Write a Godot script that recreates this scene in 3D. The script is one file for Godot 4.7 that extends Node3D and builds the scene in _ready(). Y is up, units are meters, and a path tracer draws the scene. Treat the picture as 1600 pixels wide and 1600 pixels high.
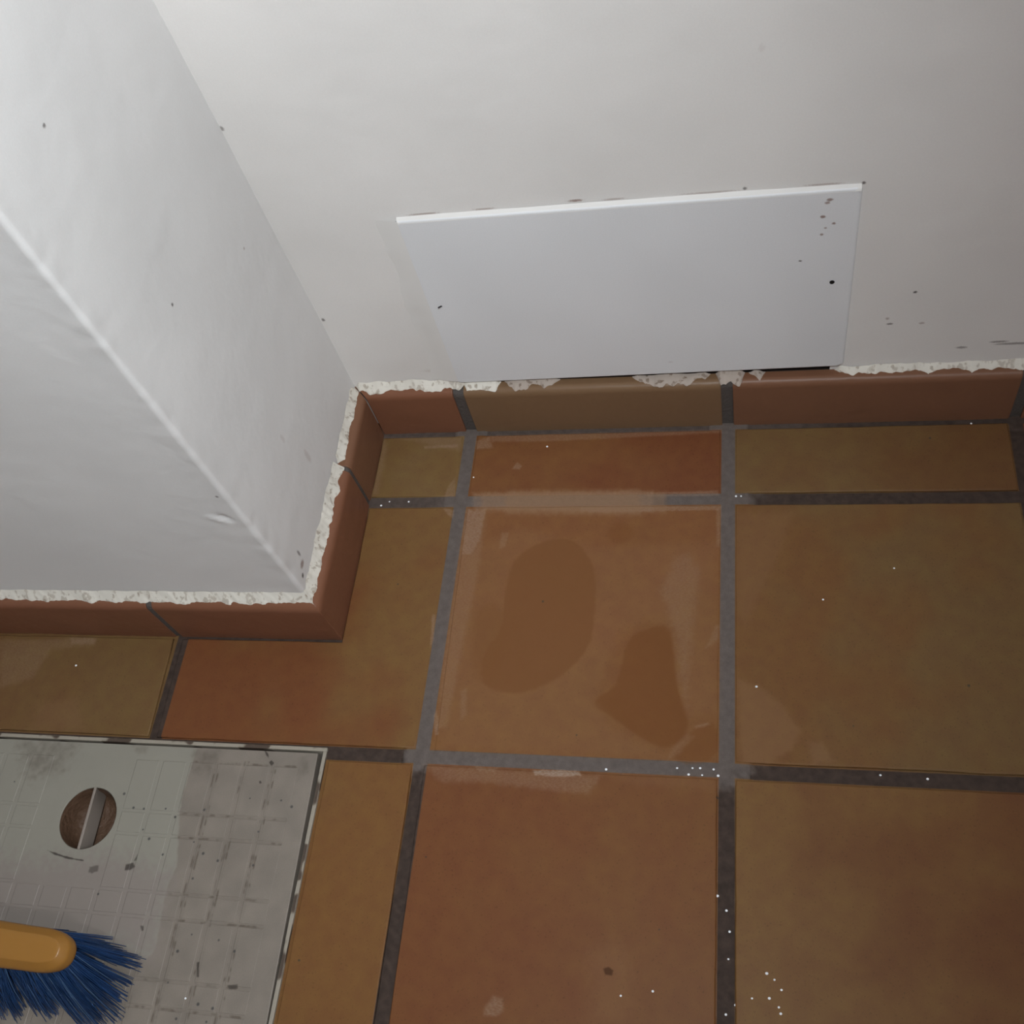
extends Node3D
# A corner of a tiled utility room: a white plastered wall with an access panel, a projecting
# pier, quarry tile floor and skirting, an inspection cover and the end of a broom.

const P := 0.31            # tile pitch (tile plus joint)
const WALL_Z := -0.427     # face of the rear wall
const PIER_X := -0.130     # right face of the pier
const PIER_Z := -0.146     # front face of the pier
const SK_T := 0.016        # skirting thickness
const SK_H := 0.076        # skirting height
const ROOM_L := -1.1
const ROOM_R := 1.6
const ROOM_F := 2.2
const ROOM_H := 2.3
const MAP_X0 := -0.68      # world range covered by the floor map
const MAP_Z0 := -0.44
const MAP_W := 1.36
const MAP_D := 0.782
const LAMP_AT := Vector3(0.37, 1.30, 0.31)
const LAMP_AIM := Vector3(-0.44, 0.17, -0.28)

# marks on the floor: kind (0 damp, 1 cement smear, 2 thin cement haze, 3 white residue, 4 dirt), softness, strength, outline (x, z in metres)
const MARKS := [
	[0, 0.0022, 0.78, [0.0681, -0.1750, 0.0678, -0.2017, 0.0749, -0.2383, 0.1144, -0.2601, 0.1452, -0.2554, 0.1651, -0.2234, 0.1697, -0.1937, 0.1699, -0.1339, 0.1539, -0.1061, 0.1299, -0.0865, 0.1055, -0.0737, 0.0849, -0.0723, 0.0610, -0.0763, 0.0514, -0.0896, 0.0526, -0.1229, 0.0693, -0.1403]],
	[0, 0.0060, 0.45, [0.0681, -0.1750, 0.0786, -0.1292, 0.0632, -0.0791, 0.0431, -0.0921, 0.0371, -0.1283, 0.0366, -0.1746]],
	[0, 0.0022, 0.68, [0.2105, -0.1403, 0.2303, -0.1504, 0.2503, -0.1549, 0.2563, -0.1222, 0.2598, -0.0852, 0.2677, -0.0623, 0.2741, -0.0424, 0.2570, -0.0194, 0.2403, -0.0212, 0.2132, -0.0375, 0.1928, -0.0519, 0.1749, -0.0616, 0.1815, -0.0736, 0.1961, -0.0806, 0.2022, -0.1047, 0.2037, -0.1237]],
	[0, 0.0020, 0.50, [0.2742, -0.0374, 0.2847, -0.0440, 0.3016, -0.0497, 0.3015, -0.0069, 0.2527, -0.0046]],
	[0, 0.0040, 0.40, [0.1767, -0.2724, 0.1925, -0.2817, 0.2065, -0.2738, 0.2046, -0.2568, 0.1915, -0.2507, 0.1791, -0.2568]],
	[1, 0.0020, 0.55, [0.0088, -0.3018, 0.0176, -0.2959, 0.0263, -0.2967, 0.0337, -0.3015, 0.0311, -0.2812, 0.0298, -0.2572, 0.0223, -0.2383, 0.0109, -0.2383, 0.0090, -0.2732]],
	[1, 0.0040, 0.30, [0.0089, -0.2993, 0.0337, -0.2990, 0.0335, -0.2321, 0.0317, -0.1804, 0.0276, -0.1280, 0.0245, -0.0725, 0.0222, -0.0325, 0.0109, -0.0294, 0.0072, -0.1565]],
	[1, 0.0015, 0.35, [0.0548, -0.2666, 0.0633, -0.2666, 0.0612, -0.2477, 0.0543, -0.2461]],
	[1, 0.0020, 0.30, [0.0319, -0.0727, 0.0386, -0.0756, 0.0425, -0.0464, 0.0367, -0.0409]],
	[1, 0.0012, 0.55, [-0.0131, -0.1621, -0.0089, -0.1621, -0.0069, -0.1302, -0.0092, -0.1215]],
	[1, 0.0010, 0.50, [0.0059, -0.0450, 0.0091, -0.0505, 0.0150, -0.0244, 0.0111, -0.0229]],
	[1, 0.0012, 0.55, [0.1445, -0.3012, 0.3029, -0.3011, 0.3029, -0.2949, 0.1672, -0.2930, 0.1449, -0.2947]],
	[1, 0.0015, 0.40, [0.2976, -0.2965, 0.3031, -0.2995, 0.3020, -0.2476, 0.2981, -0.2476]],
	[1, 0.0020, 0.35, [0.2977, -0.1530, 0.3022, -0.1558, 0.3004, -0.1367, 0.2882, -0.1283]],
	[1, 0.0015, 0.45, [0.2776, -0.0438, 0.2917, -0.0480, 0.2941, -0.0456, 0.2800, -0.0414]],
	[1, 0.0025, 0.28, [0.2570, -0.0194, 0.2731, -0.0349, 0.2778, -0.0326, 0.2642, -0.0149, 0.2526, -0.0071]],
	[1, 0.0060, 0.30, [0.2543, -0.2356, 0.2685, -0.2401, 0.2818, -0.2180, 0.2753, -0.1609, 0.2700, -0.0649, 0.2621, -0.0905, 0.2572, -0.1330, 0.2500, -0.1661, 0.2388, -0.1944]],
	[2, 0.0080, 0.50, [0.0128, -0.2383, 0.0740, -0.2729, 0.1702, -0.2476, 0.2993, -0.2536, 0.3010, -0.0609, 0.2726, -0.0549, 0.2657, -0.1441, 0.2274, -0.1601, 0.1976, -0.1428, 0.1770, -0.0669, 0.1986, -0.0369, 0.2573, -0.0097, 0.0178, -0.0090, 0.0112, -0.0721]],
	[3, 0.0012, 0.80, [0.1191, 0.0085, 0.1432, 0.0073, 0.1659, 0.0075, 0.1682, 0.0120, 0.1438, 0.0144, 0.1209, 0.0136]],
	[1, 0.0020, 0.50, [0.0583, 0.0080, 0.0805, 0.0083, 0.0790, 0.0124, 0.0643, 0.0124]],
	[1, 0.0040, 0.40, [0.0030, 0.0086, 0.0605, 0.0093, 0.1172, 0.0099, 0.1887, 0.0110, 0.1772, 0.0295, 0.1190, 0.0273, 0.0723, 0.0232, 0.0255, 0.0255]],
	[2, 0.0050, 0.50, [0.1886, 0.0097, 0.2996, 0.0074, 0.2998, 0.0200, 0.2271, 0.0193]],
	[3, 0.0020, 0.38, [0.0958, 0.2295, 0.1023, 0.2188, 0.1109, 0.2202, 0.1138, 0.2305, 0.1073, 0.2353, 0.0960, 0.2358]],
	[2, 0.0120, 0.60, [0.1875, 0.1760, 0.2103, 0.1632, 0.2257, 0.1784, 0.2283, 0.2306, 0.1888, 0.2342, 0.1952, 0.2023]],
	[4, 0.0008, 0.60, [0.2018, 0.1879, 0.2063, 0.1859, 0.2111, 0.1882, 0.2097, 0.1926, 0.2039, 0.1925]],
	[2, 0.0040, 0.90, [0.3203, -0.0957, 0.3442, -0.0861, 0.3656, -0.0666, 0.3803, -0.0441, 0.3737, -0.0245, 0.3493, -0.0075, 0.3239, -0.0064]],
	[2, 0.0040, 0.90, [0.3871, -0.0328, 0.4008, -0.0321, 0.4119, -0.0136, 0.3911, -0.0089]],
	[2, 0.0060, 0.60, [0.3197, -0.2921, 0.3807, -0.2916, 0.3662, -0.2437, 0.3288, -0.1526, 0.3204, -0.1746]],
	[1, 0.0008, 0.50, [-0.0583, -0.3902, -0.0151, -0.3919, -0.0136, -0.3872, -0.0569, -0.3864]],
	[1, 0.0030, 0.30, [-0.1084, -0.4051, -0.0108, -0.4023, -0.0096, -0.3814, -0.0694, -0.3972]],
	[1, 0.0020, 0.50, [0.0064, -0.3951, 0.0241, -0.4022, 0.0302, -0.3851, 0.0103, -0.3837]],
	[1, 0.0020, 0.40, [0.0239, -0.4041, 0.3030, -0.4051, 0.3030, -0.3996, 0.0928, -0.3928, 0.0291, -0.3945]],
	[1, 0.0010, 0.50, [0.0594, -0.3585, 0.0627, -0.3639, 0.0696, -0.3583, 0.0669, -0.3538, 0.0575, -0.3540]],
	[1, 0.0012, 0.45, [0.2189, -0.3185, 0.2993, -0.3208, 0.3007, -0.3140, 0.2191, -0.3134]],
	[1, 0.0012, 0.40, [-0.0186, -0.3308, -0.0117, -0.3444, -0.0078, -0.3163, -0.0213, -0.3165]],
	[1, 0.0015, 0.50, [-0.0224, -0.3022, -0.0060, -0.2977, -0.0060, -0.2863, -0.0129, -0.2907]],
	[1, 0.0030, 0.50, [0.0128, -0.3214, 0.2261, -0.3202, 0.2272, -0.2929, 0.0173, -0.2983]],
	[2, 0.0040, 1.30, [0.0238, -0.3212, 0.2406, -0.3199, 0.2416, -0.2911, 0.0271, -0.2947]],
	[2, 0.0040, 1.30, [0.0530, -0.3244, 0.2114, -0.3238, 0.2130, -0.2880, 0.0568, -0.2910]],
	[1, 0.0040, 0.35, [-0.1127, -0.4052, -0.1055, -0.3886, -0.1063, -0.3230, -0.1141, -0.3204]],
	[1, 0.0040, 0.30, [-0.5527, -0.1196, -0.5000, -0.1208, -0.4237, -0.1257, -0.4220, -0.1158, -0.4780, -0.1088, -0.4900, -0.0720, -0.5281, -0.0588]],
	[1, 0.0020, 0.40, [-0.4579, -0.1250, -0.4231, -0.1240, -0.4226, -0.1175, -0.4532, -0.1168]],
	[2, 0.0080, 0.60, [-0.4697, -0.0410, -0.4227, -0.0504, -0.4013, -0.0130, -0.4664, -0.0104]],
]
const LID_MARKS := [
	[0, 0.0012, 1.00, [-0.6186, -0.0048, -0.2562, 0.0020, -0.2565, 0.0274, -0.2585, 0.0501, -0.2558, 0.0743, -0.2433, 0.1269, -0.2461, 0.1374, -0.2482, 0.1539, -0.2462, 0.1758, -0.2437, 0.1992, -0.2447, 0.2109, -0.2530, 0.2173, -0.2871, 0.2046, -0.4957, 0.2626]],
	[1, 0.0200, 0.80, [-0.5509, 0.1426, -0.3761, 0.1291, -0.3299, 0.1198, -0.2783, 0.1291, -0.2449, 0.1373, -0.2475, 0.1599, -0.2447, 0.2109, -0.2530, 0.2173, -0.2871, 0.2046, -0.4957, 0.2626]],
	[2, 0.0120, 0.50, [-0.4799, -0.0005, -0.4016, 0.0011, -0.4105, 0.0348, -0.4510, 0.0461]],
	[2, 0.0030, 0.40, [-0.3332, 0.0030, -0.3130, 0.0021, -0.3155, 0.0105, -0.3252, 0.0121]],
	[2, 0.0060, 0.55, [-0.2586, 0.0068, -0.2298, 0.0032, -0.2298, 0.0124, -0.2352, 0.0287, -0.2528, 0.0272]],
	[2, 0.0040, 0.50, [-0.1342, 0.0081, -0.1253, 0.0054, -0.1219, 0.0210, -0.1292, 0.0302]],
	[3, 0.0006, 0.80, [-0.3984, 0.1198, -0.3888, 0.1218, -0.3699, 0.1255, -0.3520, 0.1272, -0.3517, 0.1280, -0.3693, 0.1272, -0.3881, 0.1239]],
	[3, 0.0010, 0.70, [-0.3009, 0.1338, -0.3014, 0.1286, -0.2938, 0.1260, -0.2913, 0.1300, -0.2950, 0.1334]],
	[3, 0.0006, 0.60, [-0.2941, 0.1249, -0.2917, 0.1174, -0.2909, 0.1237]],
	[3, 0.0010, 0.45, [-0.3418, 0.1386, -0.3424, 0.1333, -0.3332, 0.1317, -0.3319, 0.1369, -0.3378, 0.1398]],
	[3, 0.0006, 0.80, [-0.1682, 0.0137, -0.1661, 0.0114, -0.1623, 0.0143, -0.1642, 0.0176]],
	[3, 0.0004, 0.80, [-0.1743, 0.0347, -0.1728, 0.0341, -0.1713, 0.0363, -0.1731, 0.0368]],
	[3, 0.0006, 0.70, [-0.1961, 0.2146, -0.1937, 0.2144, -0.1903, 0.2273, -0.1925, 0.2275]],
	[3, 0.0008, 0.60, [-0.1593, 0.2321, -0.1488, 0.2303, -0.1479, 0.2338, -0.1561, 0.2358]],
	[3, 0.0006, 0.70, [-0.2662, 0.1863, -0.2634, 0.1857, -0.2616, 0.1899, -0.2636, 0.1910]],
	[3, 0.0005, 0.80, [-0.1775, -0.0009, -0.1707, 0.0052, -0.1692, 0.0097, -0.1729, 0.0064]],
]
const LID_SPECKS := [-0.4662, 0.0492, -0.3277, 0.0555, -0.3118, 0.0697, -0.2993, 0.0701, -0.2739, 0.0687, -0.2937, 0.0917, -0.2835, 0.1008, -0.2293, 0.0674, -0.2228, 0.1369, -0.1787, 0.1926, -0.2088, 0.1897, -0.2195, 0.2060, -0.1597, 0.2013, -0.1602, 0.1198, -0.1628, 0.0862, -0.2216, 0.2346, -0.1848, 0.2507, -0.1689, 0.2530, -0.2037, 0.2651, -0.1721, 0.2649, -0.1806, 0.0527, -0.1321, 0.0588, -0.2605, 0.0767, -0.3238, 0.1592, -0.3256, 0.2290, -0.2318, 0.1009, -0.2181, 0.1117, -0.2000, 0.1178, -0.2633, 0.1156, -0.1451, 0.0530]
const DROPS := [-0.0895, -0.3110, -0.0652, -0.3107, -0.0991, -0.3057, 0.4075, -0.1853, 0.3392, -0.0873, 0.4801, -0.2224, 0.3105, 0.1292, 0.3124, 0.1703, 0.3104, 0.2155, 0.3455, 0.1797, 0.3578, 0.1920, 0.3474, 0.1996, 0.3553, 0.2060, 0.3568, 0.2109, 0.3327, 0.2009, 0.3185, 0.2072, 0.1927, 0.0043, 0.2625, -0.0003, 0.2738, 0.0055, 0.2774, -0.0010, 0.2848, -0.0013, 0.2868, 0.0055, 0.2977, -0.0007, 0.3021, 0.0054, 0.4525, -0.0031, 0.4943, -0.0015, 0.2186, 0.2087, 0.0974, -0.3852, 0.0116, -0.3430, 0.5744, -0.4054, -0.4375, -0.0895, -0.1985, 0.2472, 0.3190, -0.3129, 0.3246, -0.3129, 0.3134, 0.1471, 0.3520, 0.1843, 0.2468, 0.2026, 0.3024, 0.1169]

var fine := FastNoiseLite.new()
var mid := FastNoiseLite.new()
var low := FastNoiseLite.new()
var rng := RandomNumberGenerator.new()

# ------------------------------------------------------------------ helpers
func tri(st: SurfaceTool, a: Vector3, b: Vector3, c: Vector3, hint: Vector3) -> void:
	if (b - a).cross(c - a).dot(hint) > 0.0:
		var t := b
		b = c
		c = t
	st.add_vertex(a); st.add_vertex(b); st.add_vertex(c)

func quad(st: SurfaceTool, a: Vector3, b: Vector3, c: Vector3, d: Vector3, hint: Vector3) -> void:
	tri(st, a, b, c, hint); tri(st, a, c, d, hint)

# triangle from arrays of [position, normal, uv]
func tri_n(st: SurfaceTool, a: Array, b: Array, c: Array) -> void:
	var pa: Vector3 = a[0]
	var pb: Vector3 = b[0]
	var pc: Vector3 = c[0]
	var n: Vector3 = a[1] + b[1] + c[1]
	var order := [a, b, c]
	if (pb - pa).cross(pc - pa).dot(n) > 0.0:
		order = [a, c, b]
	for v in order:
		st.set_normal(v[1]); st.set_uv(v[2]); st.add_vertex(v[0])

func quad_n(st: SurfaceTool, a: Array, b: Array, c: Array, d: Array) -> void:
	tri_n(st, a, b, c); tri_n(st, a, c, d)

func begin() -> SurfaceTool:
	var st := SurfaceTool.new()
	st.begin(Mesh.PRIMITIVE_TRIANGLES)
	return st

func obj(called: String, mesh: Mesh, m: Material, parent: Node) -> MeshInstance3D:
	var o := MeshInstance3D.new()
	o.name = called
	o.mesh = mesh
	o.material_override = m
	o.cast_shadow = GeometryInstance3D.SHADOW_CASTING_SETTING_ON
	parent.add_child(o, true)
	return o

func group_node(called: String, kind: String, label := "", category := "", group := "") -> Node3D:
	var o := Node3D.new()
	o.name = called
	add_child(o, true)
	tag(o, kind, label, category, group)
	return o

func tag(o: Node, kind: String, label := "", category := "", group := "") -> void:
	if kind != "": o.set_meta("kind", kind)
	if label != "": o.set_meta("label", label)
	if category != "": o.set_meta("category", category)
	if group != "": o.set_meta("group", group)

func box_mesh(lo: Vector3, hi: Vector3) -> ArrayMesh:
	var st := begin()
	var c := [Vector3(lo.x, lo.y, lo.z), Vector3(hi.x, lo.y, lo.z), Vector3(hi.x, lo.y, hi.z), Vector3(lo.x, lo.y, hi.z),
		Vector3(lo.x, hi.y, lo.z), Vector3(hi.x, hi.y, lo.z), Vector3(hi.x, hi.y, hi.z), Vector3(lo.x, hi.y, hi.z)]
	for f in [[0, 1, 2, 3, Vector3.DOWN], [4, 5, 6, 7, Vector3.UP], [0, 1, 5, 4, Vector3.FORWARD], [3, 2, 6, 7, Vector3.BACK], [0, 3, 7, 4, Vector3.LEFT], [1, 2, 6, 5, Vector3.RIGHT]]:
		for k in [[0, 1, 2], [0, 2, 3]]:
			var v := [c[f[k[0]]], c[f[k[1]]], c[f[k[2]]]]
			if (v[1] - v[0]).cross(v[2] - v[0]).dot(f[4]) > 0.0:
				v = [v[0], v[2], v[1]]
			for q in v:
				st.set_normal(f[4]); st.set_uv(Vector2(q.x + q.z, q.y)); st.add_vertex(q)
	return st.commit()

func map_uv(x: float, z: float) -> Vector2:
	return Vector2((x - MAP_X0) / MAP_W, (z - MAP_Z0) / MAP_D)

func mat(c: Color, rough := 0.8, metal := 0.0) -> StandardMaterial3D:
	var m := StandardMaterial3D.new()
	m.albedo_color = c
	m.roughness = rough
	m.metallic = metal
	return m

func relief(m: StandardMaterial3D, freq: float, strength: float, scale: float, seed_ := 3, oct := 4) -> void:
	var n := FastNoiseLite.new()
	n.seed = seed_
	n.noise_type = FastNoiseLite.TYPE_SIMPLEX_SMOOTH
	n.frequency = freq
	n.fractal_octaves = oct
	var img := n.get_seamless_image(512, 512)
	img.bump_map_to_normal_map(strength)
	m.normal_enabled = true
	m.normal_texture = ImageTexture.create_from_image(img)
	m.normal_scale = 1.0
	m.uv1_triplanar = true
	m.uv1_world_triplanar = true
	m.uv1_scale = Vector3.ONE * scale

# signed distance to an outline given as x, z, x, z ... (negative inside)
func poly_dist(p: PackedVector2Array, x: float, y: float) -> float:
	var best := 1e9
	var inside := false
	var n := p.size()
	var j := n - 1
	for i in n:
		var a := p[i]
		var b := p[j]
		var e := b - a
		var w := Vector2(x - a.x, y - a.y)
		var t := clampf(w.dot(e) / maxf(e.length_squared(), 1e-12), 0.0, 1.0)
		best = minf(best, (w - e * t).length_squared())
		if (a.y > y) != (b.y > y) and x < (b.x - a.x) * (y - a.y) / (b.y - a.y) + a.x:
			inside = not inside
		j = i
	return -sqrt(best) if inside else sqrt(best)

func rounded(p: PackedVector2Array) -> PackedVector2Array:
	var o := PackedVector2Array()
	for i in p.size():
		var b := p[(i + 1) % p.size()]
		o.append(p[i].lerp(b, 0.25)); o.append(p[i].lerp(b, 0.75))
	return o

func to_poly(a: Array) -> PackedVector2Array:
	var p := PackedVector2Array()
	for i in range(0, a.size(), 2):
		p.append(Vector2(a[i], a[i + 1]))
	return p

# ------------------------------------------------------------------ floor layout
# visible tiles: outline in x, z; the others are whole squares on the grid
const G := 0.0085          # half a joint
func tile_outline(col: int, row: int) -> Array:
	var x0 := col * P + G
	var x1 := (col + 1) * P - G
	var z0 := row * P + G
	var z1 := (row + 1) * P - G
	if row == -2: z0 = -0.404
	if row < -2: return []
	if row == -2: z1 = -P - 0.007
	if col == -1 and row == -2:
		return [Vector2(-0.1135, z0), Vector2(-0.0095, z0), Vector2(-0.0085, z1), Vector2(-0.1135, z1)]
	if col == -1 and row == -1:
		return [Vector2(-0.1135, z0), Vector2(-0.008, z0), Vector2(-0.008, z1), Vector2(-P + 0.0015, z1), Vector2(-P - 0.001, -0.1265), Vector2(-0.1135, -0.1265)]
	if col <= -2 and row == -1:
		return [Vector2(x0, -0.1265), Vector2(x1 - 0.004, -0.1265), Vector2(x1, -0.009), Vector2(x0, -0.009)]
	if col <= -2 and row <= -2: return []
	if col <= -2 and row < 2 and col * P > -0.9 and row >= 0:
		if col == -2: return [] if row == 0 else [Vector2(x0, 0.522), Vector2(x1, 0.522), Vector2(x1, z1), Vector2(x0, z1)]
		return [Vector2(x0, z0), Vector2(-0.628, z0), Vector2(-0.628, z1), Vector2(x0, z1)]
	if col == -1 and row == 0:
		return [Vector2(-0.1015, z0), Vector2(x1, z0), Vector2(x1 + 0.002, z1), Vector2(-0.1015, z1)]
	if col == -1 and row == 1:
		return [Vector2(-0.1015, z0), Vector2(x1, z0), Vector2(x1, z1), Vector2(-0.1015, z1)]
	if col == 0 and row == 0:
		return [Vector2(0.004, z0), Vector2(x1, z0), Vector2(x1, z1), Vector2(0.008, z1)]
	if col == 0 and row == -1:
		return [Vector2(0.009, z0), Vector2(x1 + 0.001, z0), Vector2(x1, z1 + 0.002), Vector2(0.0125, z1 + 0.002)]
	return [Vector2(x0, z0), Vector2(x1, z0), Vector2(x1, z1), Vector2(x0, z1)]

# own colours of the fired clay: two tones of each tile and the way one turns into the other
const OCHRE := Color(0.460, 0.321, 0.187)
const OLIVE := Color(0.445, 0.357, 0.229)
const RED := Color(0.433, 0.263, 0.163)
const TAN := Color(0.482, 0.321, 0.198)
const BROWN := Color(0.412, 0.293, 0.184)
func tile_tones(col: int, row: int) -> Array:
	match [col, row]:
		[-1, -2]: return [OLIVE.lightened(0.06), OLIVE.lerp(OCHRE, 0.3), Vector2(0, 1)]
		[0, -2]: return [OCHRE.lerp(TAN, 0.5).lerp(RED, 0.3), RED, Vector2(1, 0)]
		[1, -2]: return [OLIVE.lerp(BROWN, 0.4), BROWN, Vector2(1, 0)]
		[-1, -1]: return [RED.lerp(OCHRE, 0.15), OCHRE.lerp(OLIVE, 0.35), Vector2(1, -0.55)]
		[0, -1]: return [TAN, TAN.lerp(OCHRE, 0.5), Vector2(0, 1)]
		[1, -1]: return [OCHRE.lerp(BROWN, 0.4), OLIVE.lerp(BROWN, 0.35), Vector2(1, 0)]
		[-1, 0]: return [OCHRE.lerp(OLIVE, 0.2), OCHRE, Vector2(1, 0)]
		[0, 0]: return [RED.lerp(OCHRE, 0.25), OCHRE.lerp(RED, 0.35), Vector2(1, 0.2)]
		[1, 0]: return [OCHRE.lerp(OLIVE, 0.3), BROWN.lerp(RED, 0.35), Vector2(1, 0)]
		[-2, -1]: return [BROWN.lerp(OLIVE, 0.3), OLIVE.lerp(BROWN, 0.4), Vector2(1, 0)]
	var k := absi(col * 7 + row * 13) % 5
	return [[OCHRE, OLIVE, RED, TAN, BROWN][k], [RED, OCHRE, TAN, BROWN, OLIVE][k], Vector2(1, 0.4)]

const FRESH := Color(0.383, 0.348, 0.331)   # new cement grout
const OLD := Color(0.259, 0.214, 0.191)     # old grimy grout
# how new the grout is at a place, 0 old to 1 new
func freshness(x: float, z: float) -> float:
	var f := 0.0
	var e := mid.get_noise_2d(x * 900.0, z * 900.0) * 0.014
	if absf(x) < 0.02 or absf(x - P) < 0.022: f = 1.0 - smoothstep(0.004, 0.026, z + e)
	f = maxf(f, (1.0 - smoothstep(0.010, 0.024, absf(z) + e * 0.8)) * smoothstep(-0.022, -0.002, x + e) * (1.0 - smoothstep(0.318, 0.334, x + e)))
	if absf(z + P) < 0.02: f = maxf(f, lerpf(0.5, 1.0, smoothstep(-0.045, -0.005, x + e)) * (1.0 - smoothstep(P + 0.010, P + 0.045, x + e)))
	if z < -0.395: f = maxf(f, lerpf(0.5, 0.12, smoothstep(0.36, 0.46, x + e)))
	return f

func build_floor_maps() -> Array:
	var w := 1600
	var h := 920
	var rgb := PackedFloat32Array()
	var wet := PackedFloat32Array()
	rgb.resize(w * h * 3)
	wet.resize(w * h)
	var tones := {}
	for col in range(-4, 4):
		for row in range(-2, 3):
			tones[Vector2i(col, row)] = tile_tones(col, row)
	var outlines := {}
	for key in tones:
		var o := tile_outline(key.x, key.y)
		outlines[key] = o
	for j in h:
		var z := MAP_Z0 + (j + 0.5) / h * MAP_D
		for i in w:
			var x := MAP_X0 + (i + 0.5) / w * MAP_W
			var u := x / P
			var v := z / P
			var col := floori(u)
			var row := floori(v)
			var fu := (u - col) * P
			var fv := (v - row) * P
			var joint := minf(minf(fu, P - fu), minf(fv, P - fv)) < G - 0.001 or z < -0.404 or (col == -1 and row == -1 and x < -0.1135 and z < -0.1265)
			if row == -2 and P - fv < 0.0068: joint = true
			elif row == -2 and fv < P - 0.0068 and z >= -0.404: joint = minf(fu, P - fu) < G - 0.001
			var c: Color
			var rough := 0.46
			var g := fine.get_noise_2d(x * 2600.0, z * 2600.0)
			if joint:
				var f := freshness(x, z)
				c = OLD.lerp(FRESH, f)
				var b := mid.get_noise_2d(x * 1500.0, z * 1500.0)
				var k := 1.0 + b * (0.18 - 0.10 * f) + g * 0.06
				c = Color(c.r * k, c.g * k, c.b * k)
				rough = 0.75
			else:
				var t: Array = tones.get(Vector2i(col, row), [OCHRE, RED, Vector2(1, 0)])
				var d: Vector2 = t[2]
				var s: float = 0.5 + ((fu / P - 0.5) * d.x + (fv / P - 0.5) * d.y) * 1.1 + low.get_noise_2d(x * 420.0 + col * 77.0, z * 420.0 + row * 53.0) * 0.55
				c = t[0].lerp(t[1], smoothstep(0.05, 0.95, s))
				var b := mid.get_noise_2d(x * 700.0, z * 700.0)
				var k := 1.0 + g * 0.035 + b * 0.035
				c = Color(c.r * k, c.g * k * (1.0 + b * 0.03), c.b * k)
				if fine.get_noise_2d(x * 900.0 + 70.0, z * 900.0) > 0.62: c = c.darkened(0.12)
			var at := (j * w + i) * 3
			rgb[at] = c.r; rgb[at + 1] = c.g; rgb[at + 2] = c.b
			wet[j * w + i] = rough
	var over := [Color(0.435, 0.272, 0.140), Color(0.565, 0.465, 0.395), Color(0.550, 0.425, 0.320), Color(0.66, 0.61, 0.57), Color(0.228, 0.139, 0.080)]
	for m in MARKS:
		var p := to_poly(m[3])
		if m[0] == 0: p = rounded(rounded(p))
		var lo := p[0]
		var hi := p[0]
		for q in p:
			lo = lo.min(q); hi = hi.max(q)
		var soft: float = m[1]
		var pad := soft * 2.0 + 0.002
		var i0 := clampi(int((lo.x - pad - MAP_X0) / MAP_W * w), 0, w - 1)
		var i1 := clampi(int((hi.x + pad - MAP_X0) / MAP_W * w), 0, w - 1)
		var j0 := clampi(int((lo.y - pad - MAP_Z0) / MAP_D * h), 0, h - 1)
		var j1 := clampi(int((hi.y + pad - MAP_Z0) / MAP_D * h), 0, h - 1)
		var kind: int = m[0]
		for j in range(j0, j1 + 1):
			var z := MAP_Z0 + (j + 0.5) / h * MAP_D
			for i in range(i0, i1 + 1):
				var x := MAP_X0 + (i + 0.5) / w * MAP_W
				var d := poly_dist(p, x, z) + mid.get_noise_2d(x * 1800.0, z * 1800.0) * soft * 0.6
				var a := 1.0 - smoothstep(-soft, soft, d)
				if a <= 0.0: continue
				a *= m[2]
				if kind == 2: a *= 0.34
				if kind == 1: a *= 1.25
				if kind == 1 or kind == 3: a *= 0.72 + 0.5 * fine.get_noise_2d(x * 700.0, z * 2600.0)
				a = clampf(a, 0.0, 1.0)
				var at := (j * w + i) * 3
				var c: Color = over[kind]
				rgb[at] = lerpf(rgb[at], c.r, a); rgb[at + 1] = lerpf(rgb[at + 1], c.g, a); rgb[at + 2] = lerpf(rgb[at + 2], c.b, a)
				wet[j * w + i] = lerpf(wet[j * w + i], [0.30, 0.62, 0.55, 0.8, 0.8][kind], clampf(m[2] * (1.0 - smoothstep(-soft, soft, d)), 0.0, 1.0))
	for s in [[0.111, -0.18, 0.0016], [0.539, -0.095, 0.0016], [-0.091, 0.204, 0.0014], [0.301, 0.026, 0.0015], [0.529, -0.386, 0.0016], [0.16, -0.03, 0.001], [0.43, -0.05, 0.001], [0.02, 0.10, 0.001], [-0.06, -0.2, 0.001], [0.25, 0.15, 0.001]]:
		var ci: float = (s[0] - MAP_X0) / MAP_W * w
		var cj: float = (s[1] - MAP_Z0) / MAP_D * h
		for j in range(int(cj) - 3, int(cj) + 4):
			for i in range(int(ci) - 3, int(ci) + 4):
				var a := 1.0 - smoothstep(0.5, 1.0, Vector2(i - ci, j - cj).length() / (s[2] / MAP_W * w))
				var at := (j * w + i) * 3
				for k in 3: rgb[at + k] = lerpf(rgb[at + k], 0.2, a * 0.7)
	var bytes := PackedByteArray()
	bytes.resize(w * h * 3)
	for i in w * h * 3: bytes[i] = clampi(int(rgb[i] * 255.0), 0, 255)
	var rb := PackedByteArray()
	rb.resize(w * h)
	for i in w * h: rb[i] = clampi(int(wet[i] * 255.0), 0, 255)
	return [Image.create_from_data(w, h, false, Image.FORMAT_RGB8, bytes), Image.create_from_data(w, h, false, Image.FORMAT_L8, rb)]

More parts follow.
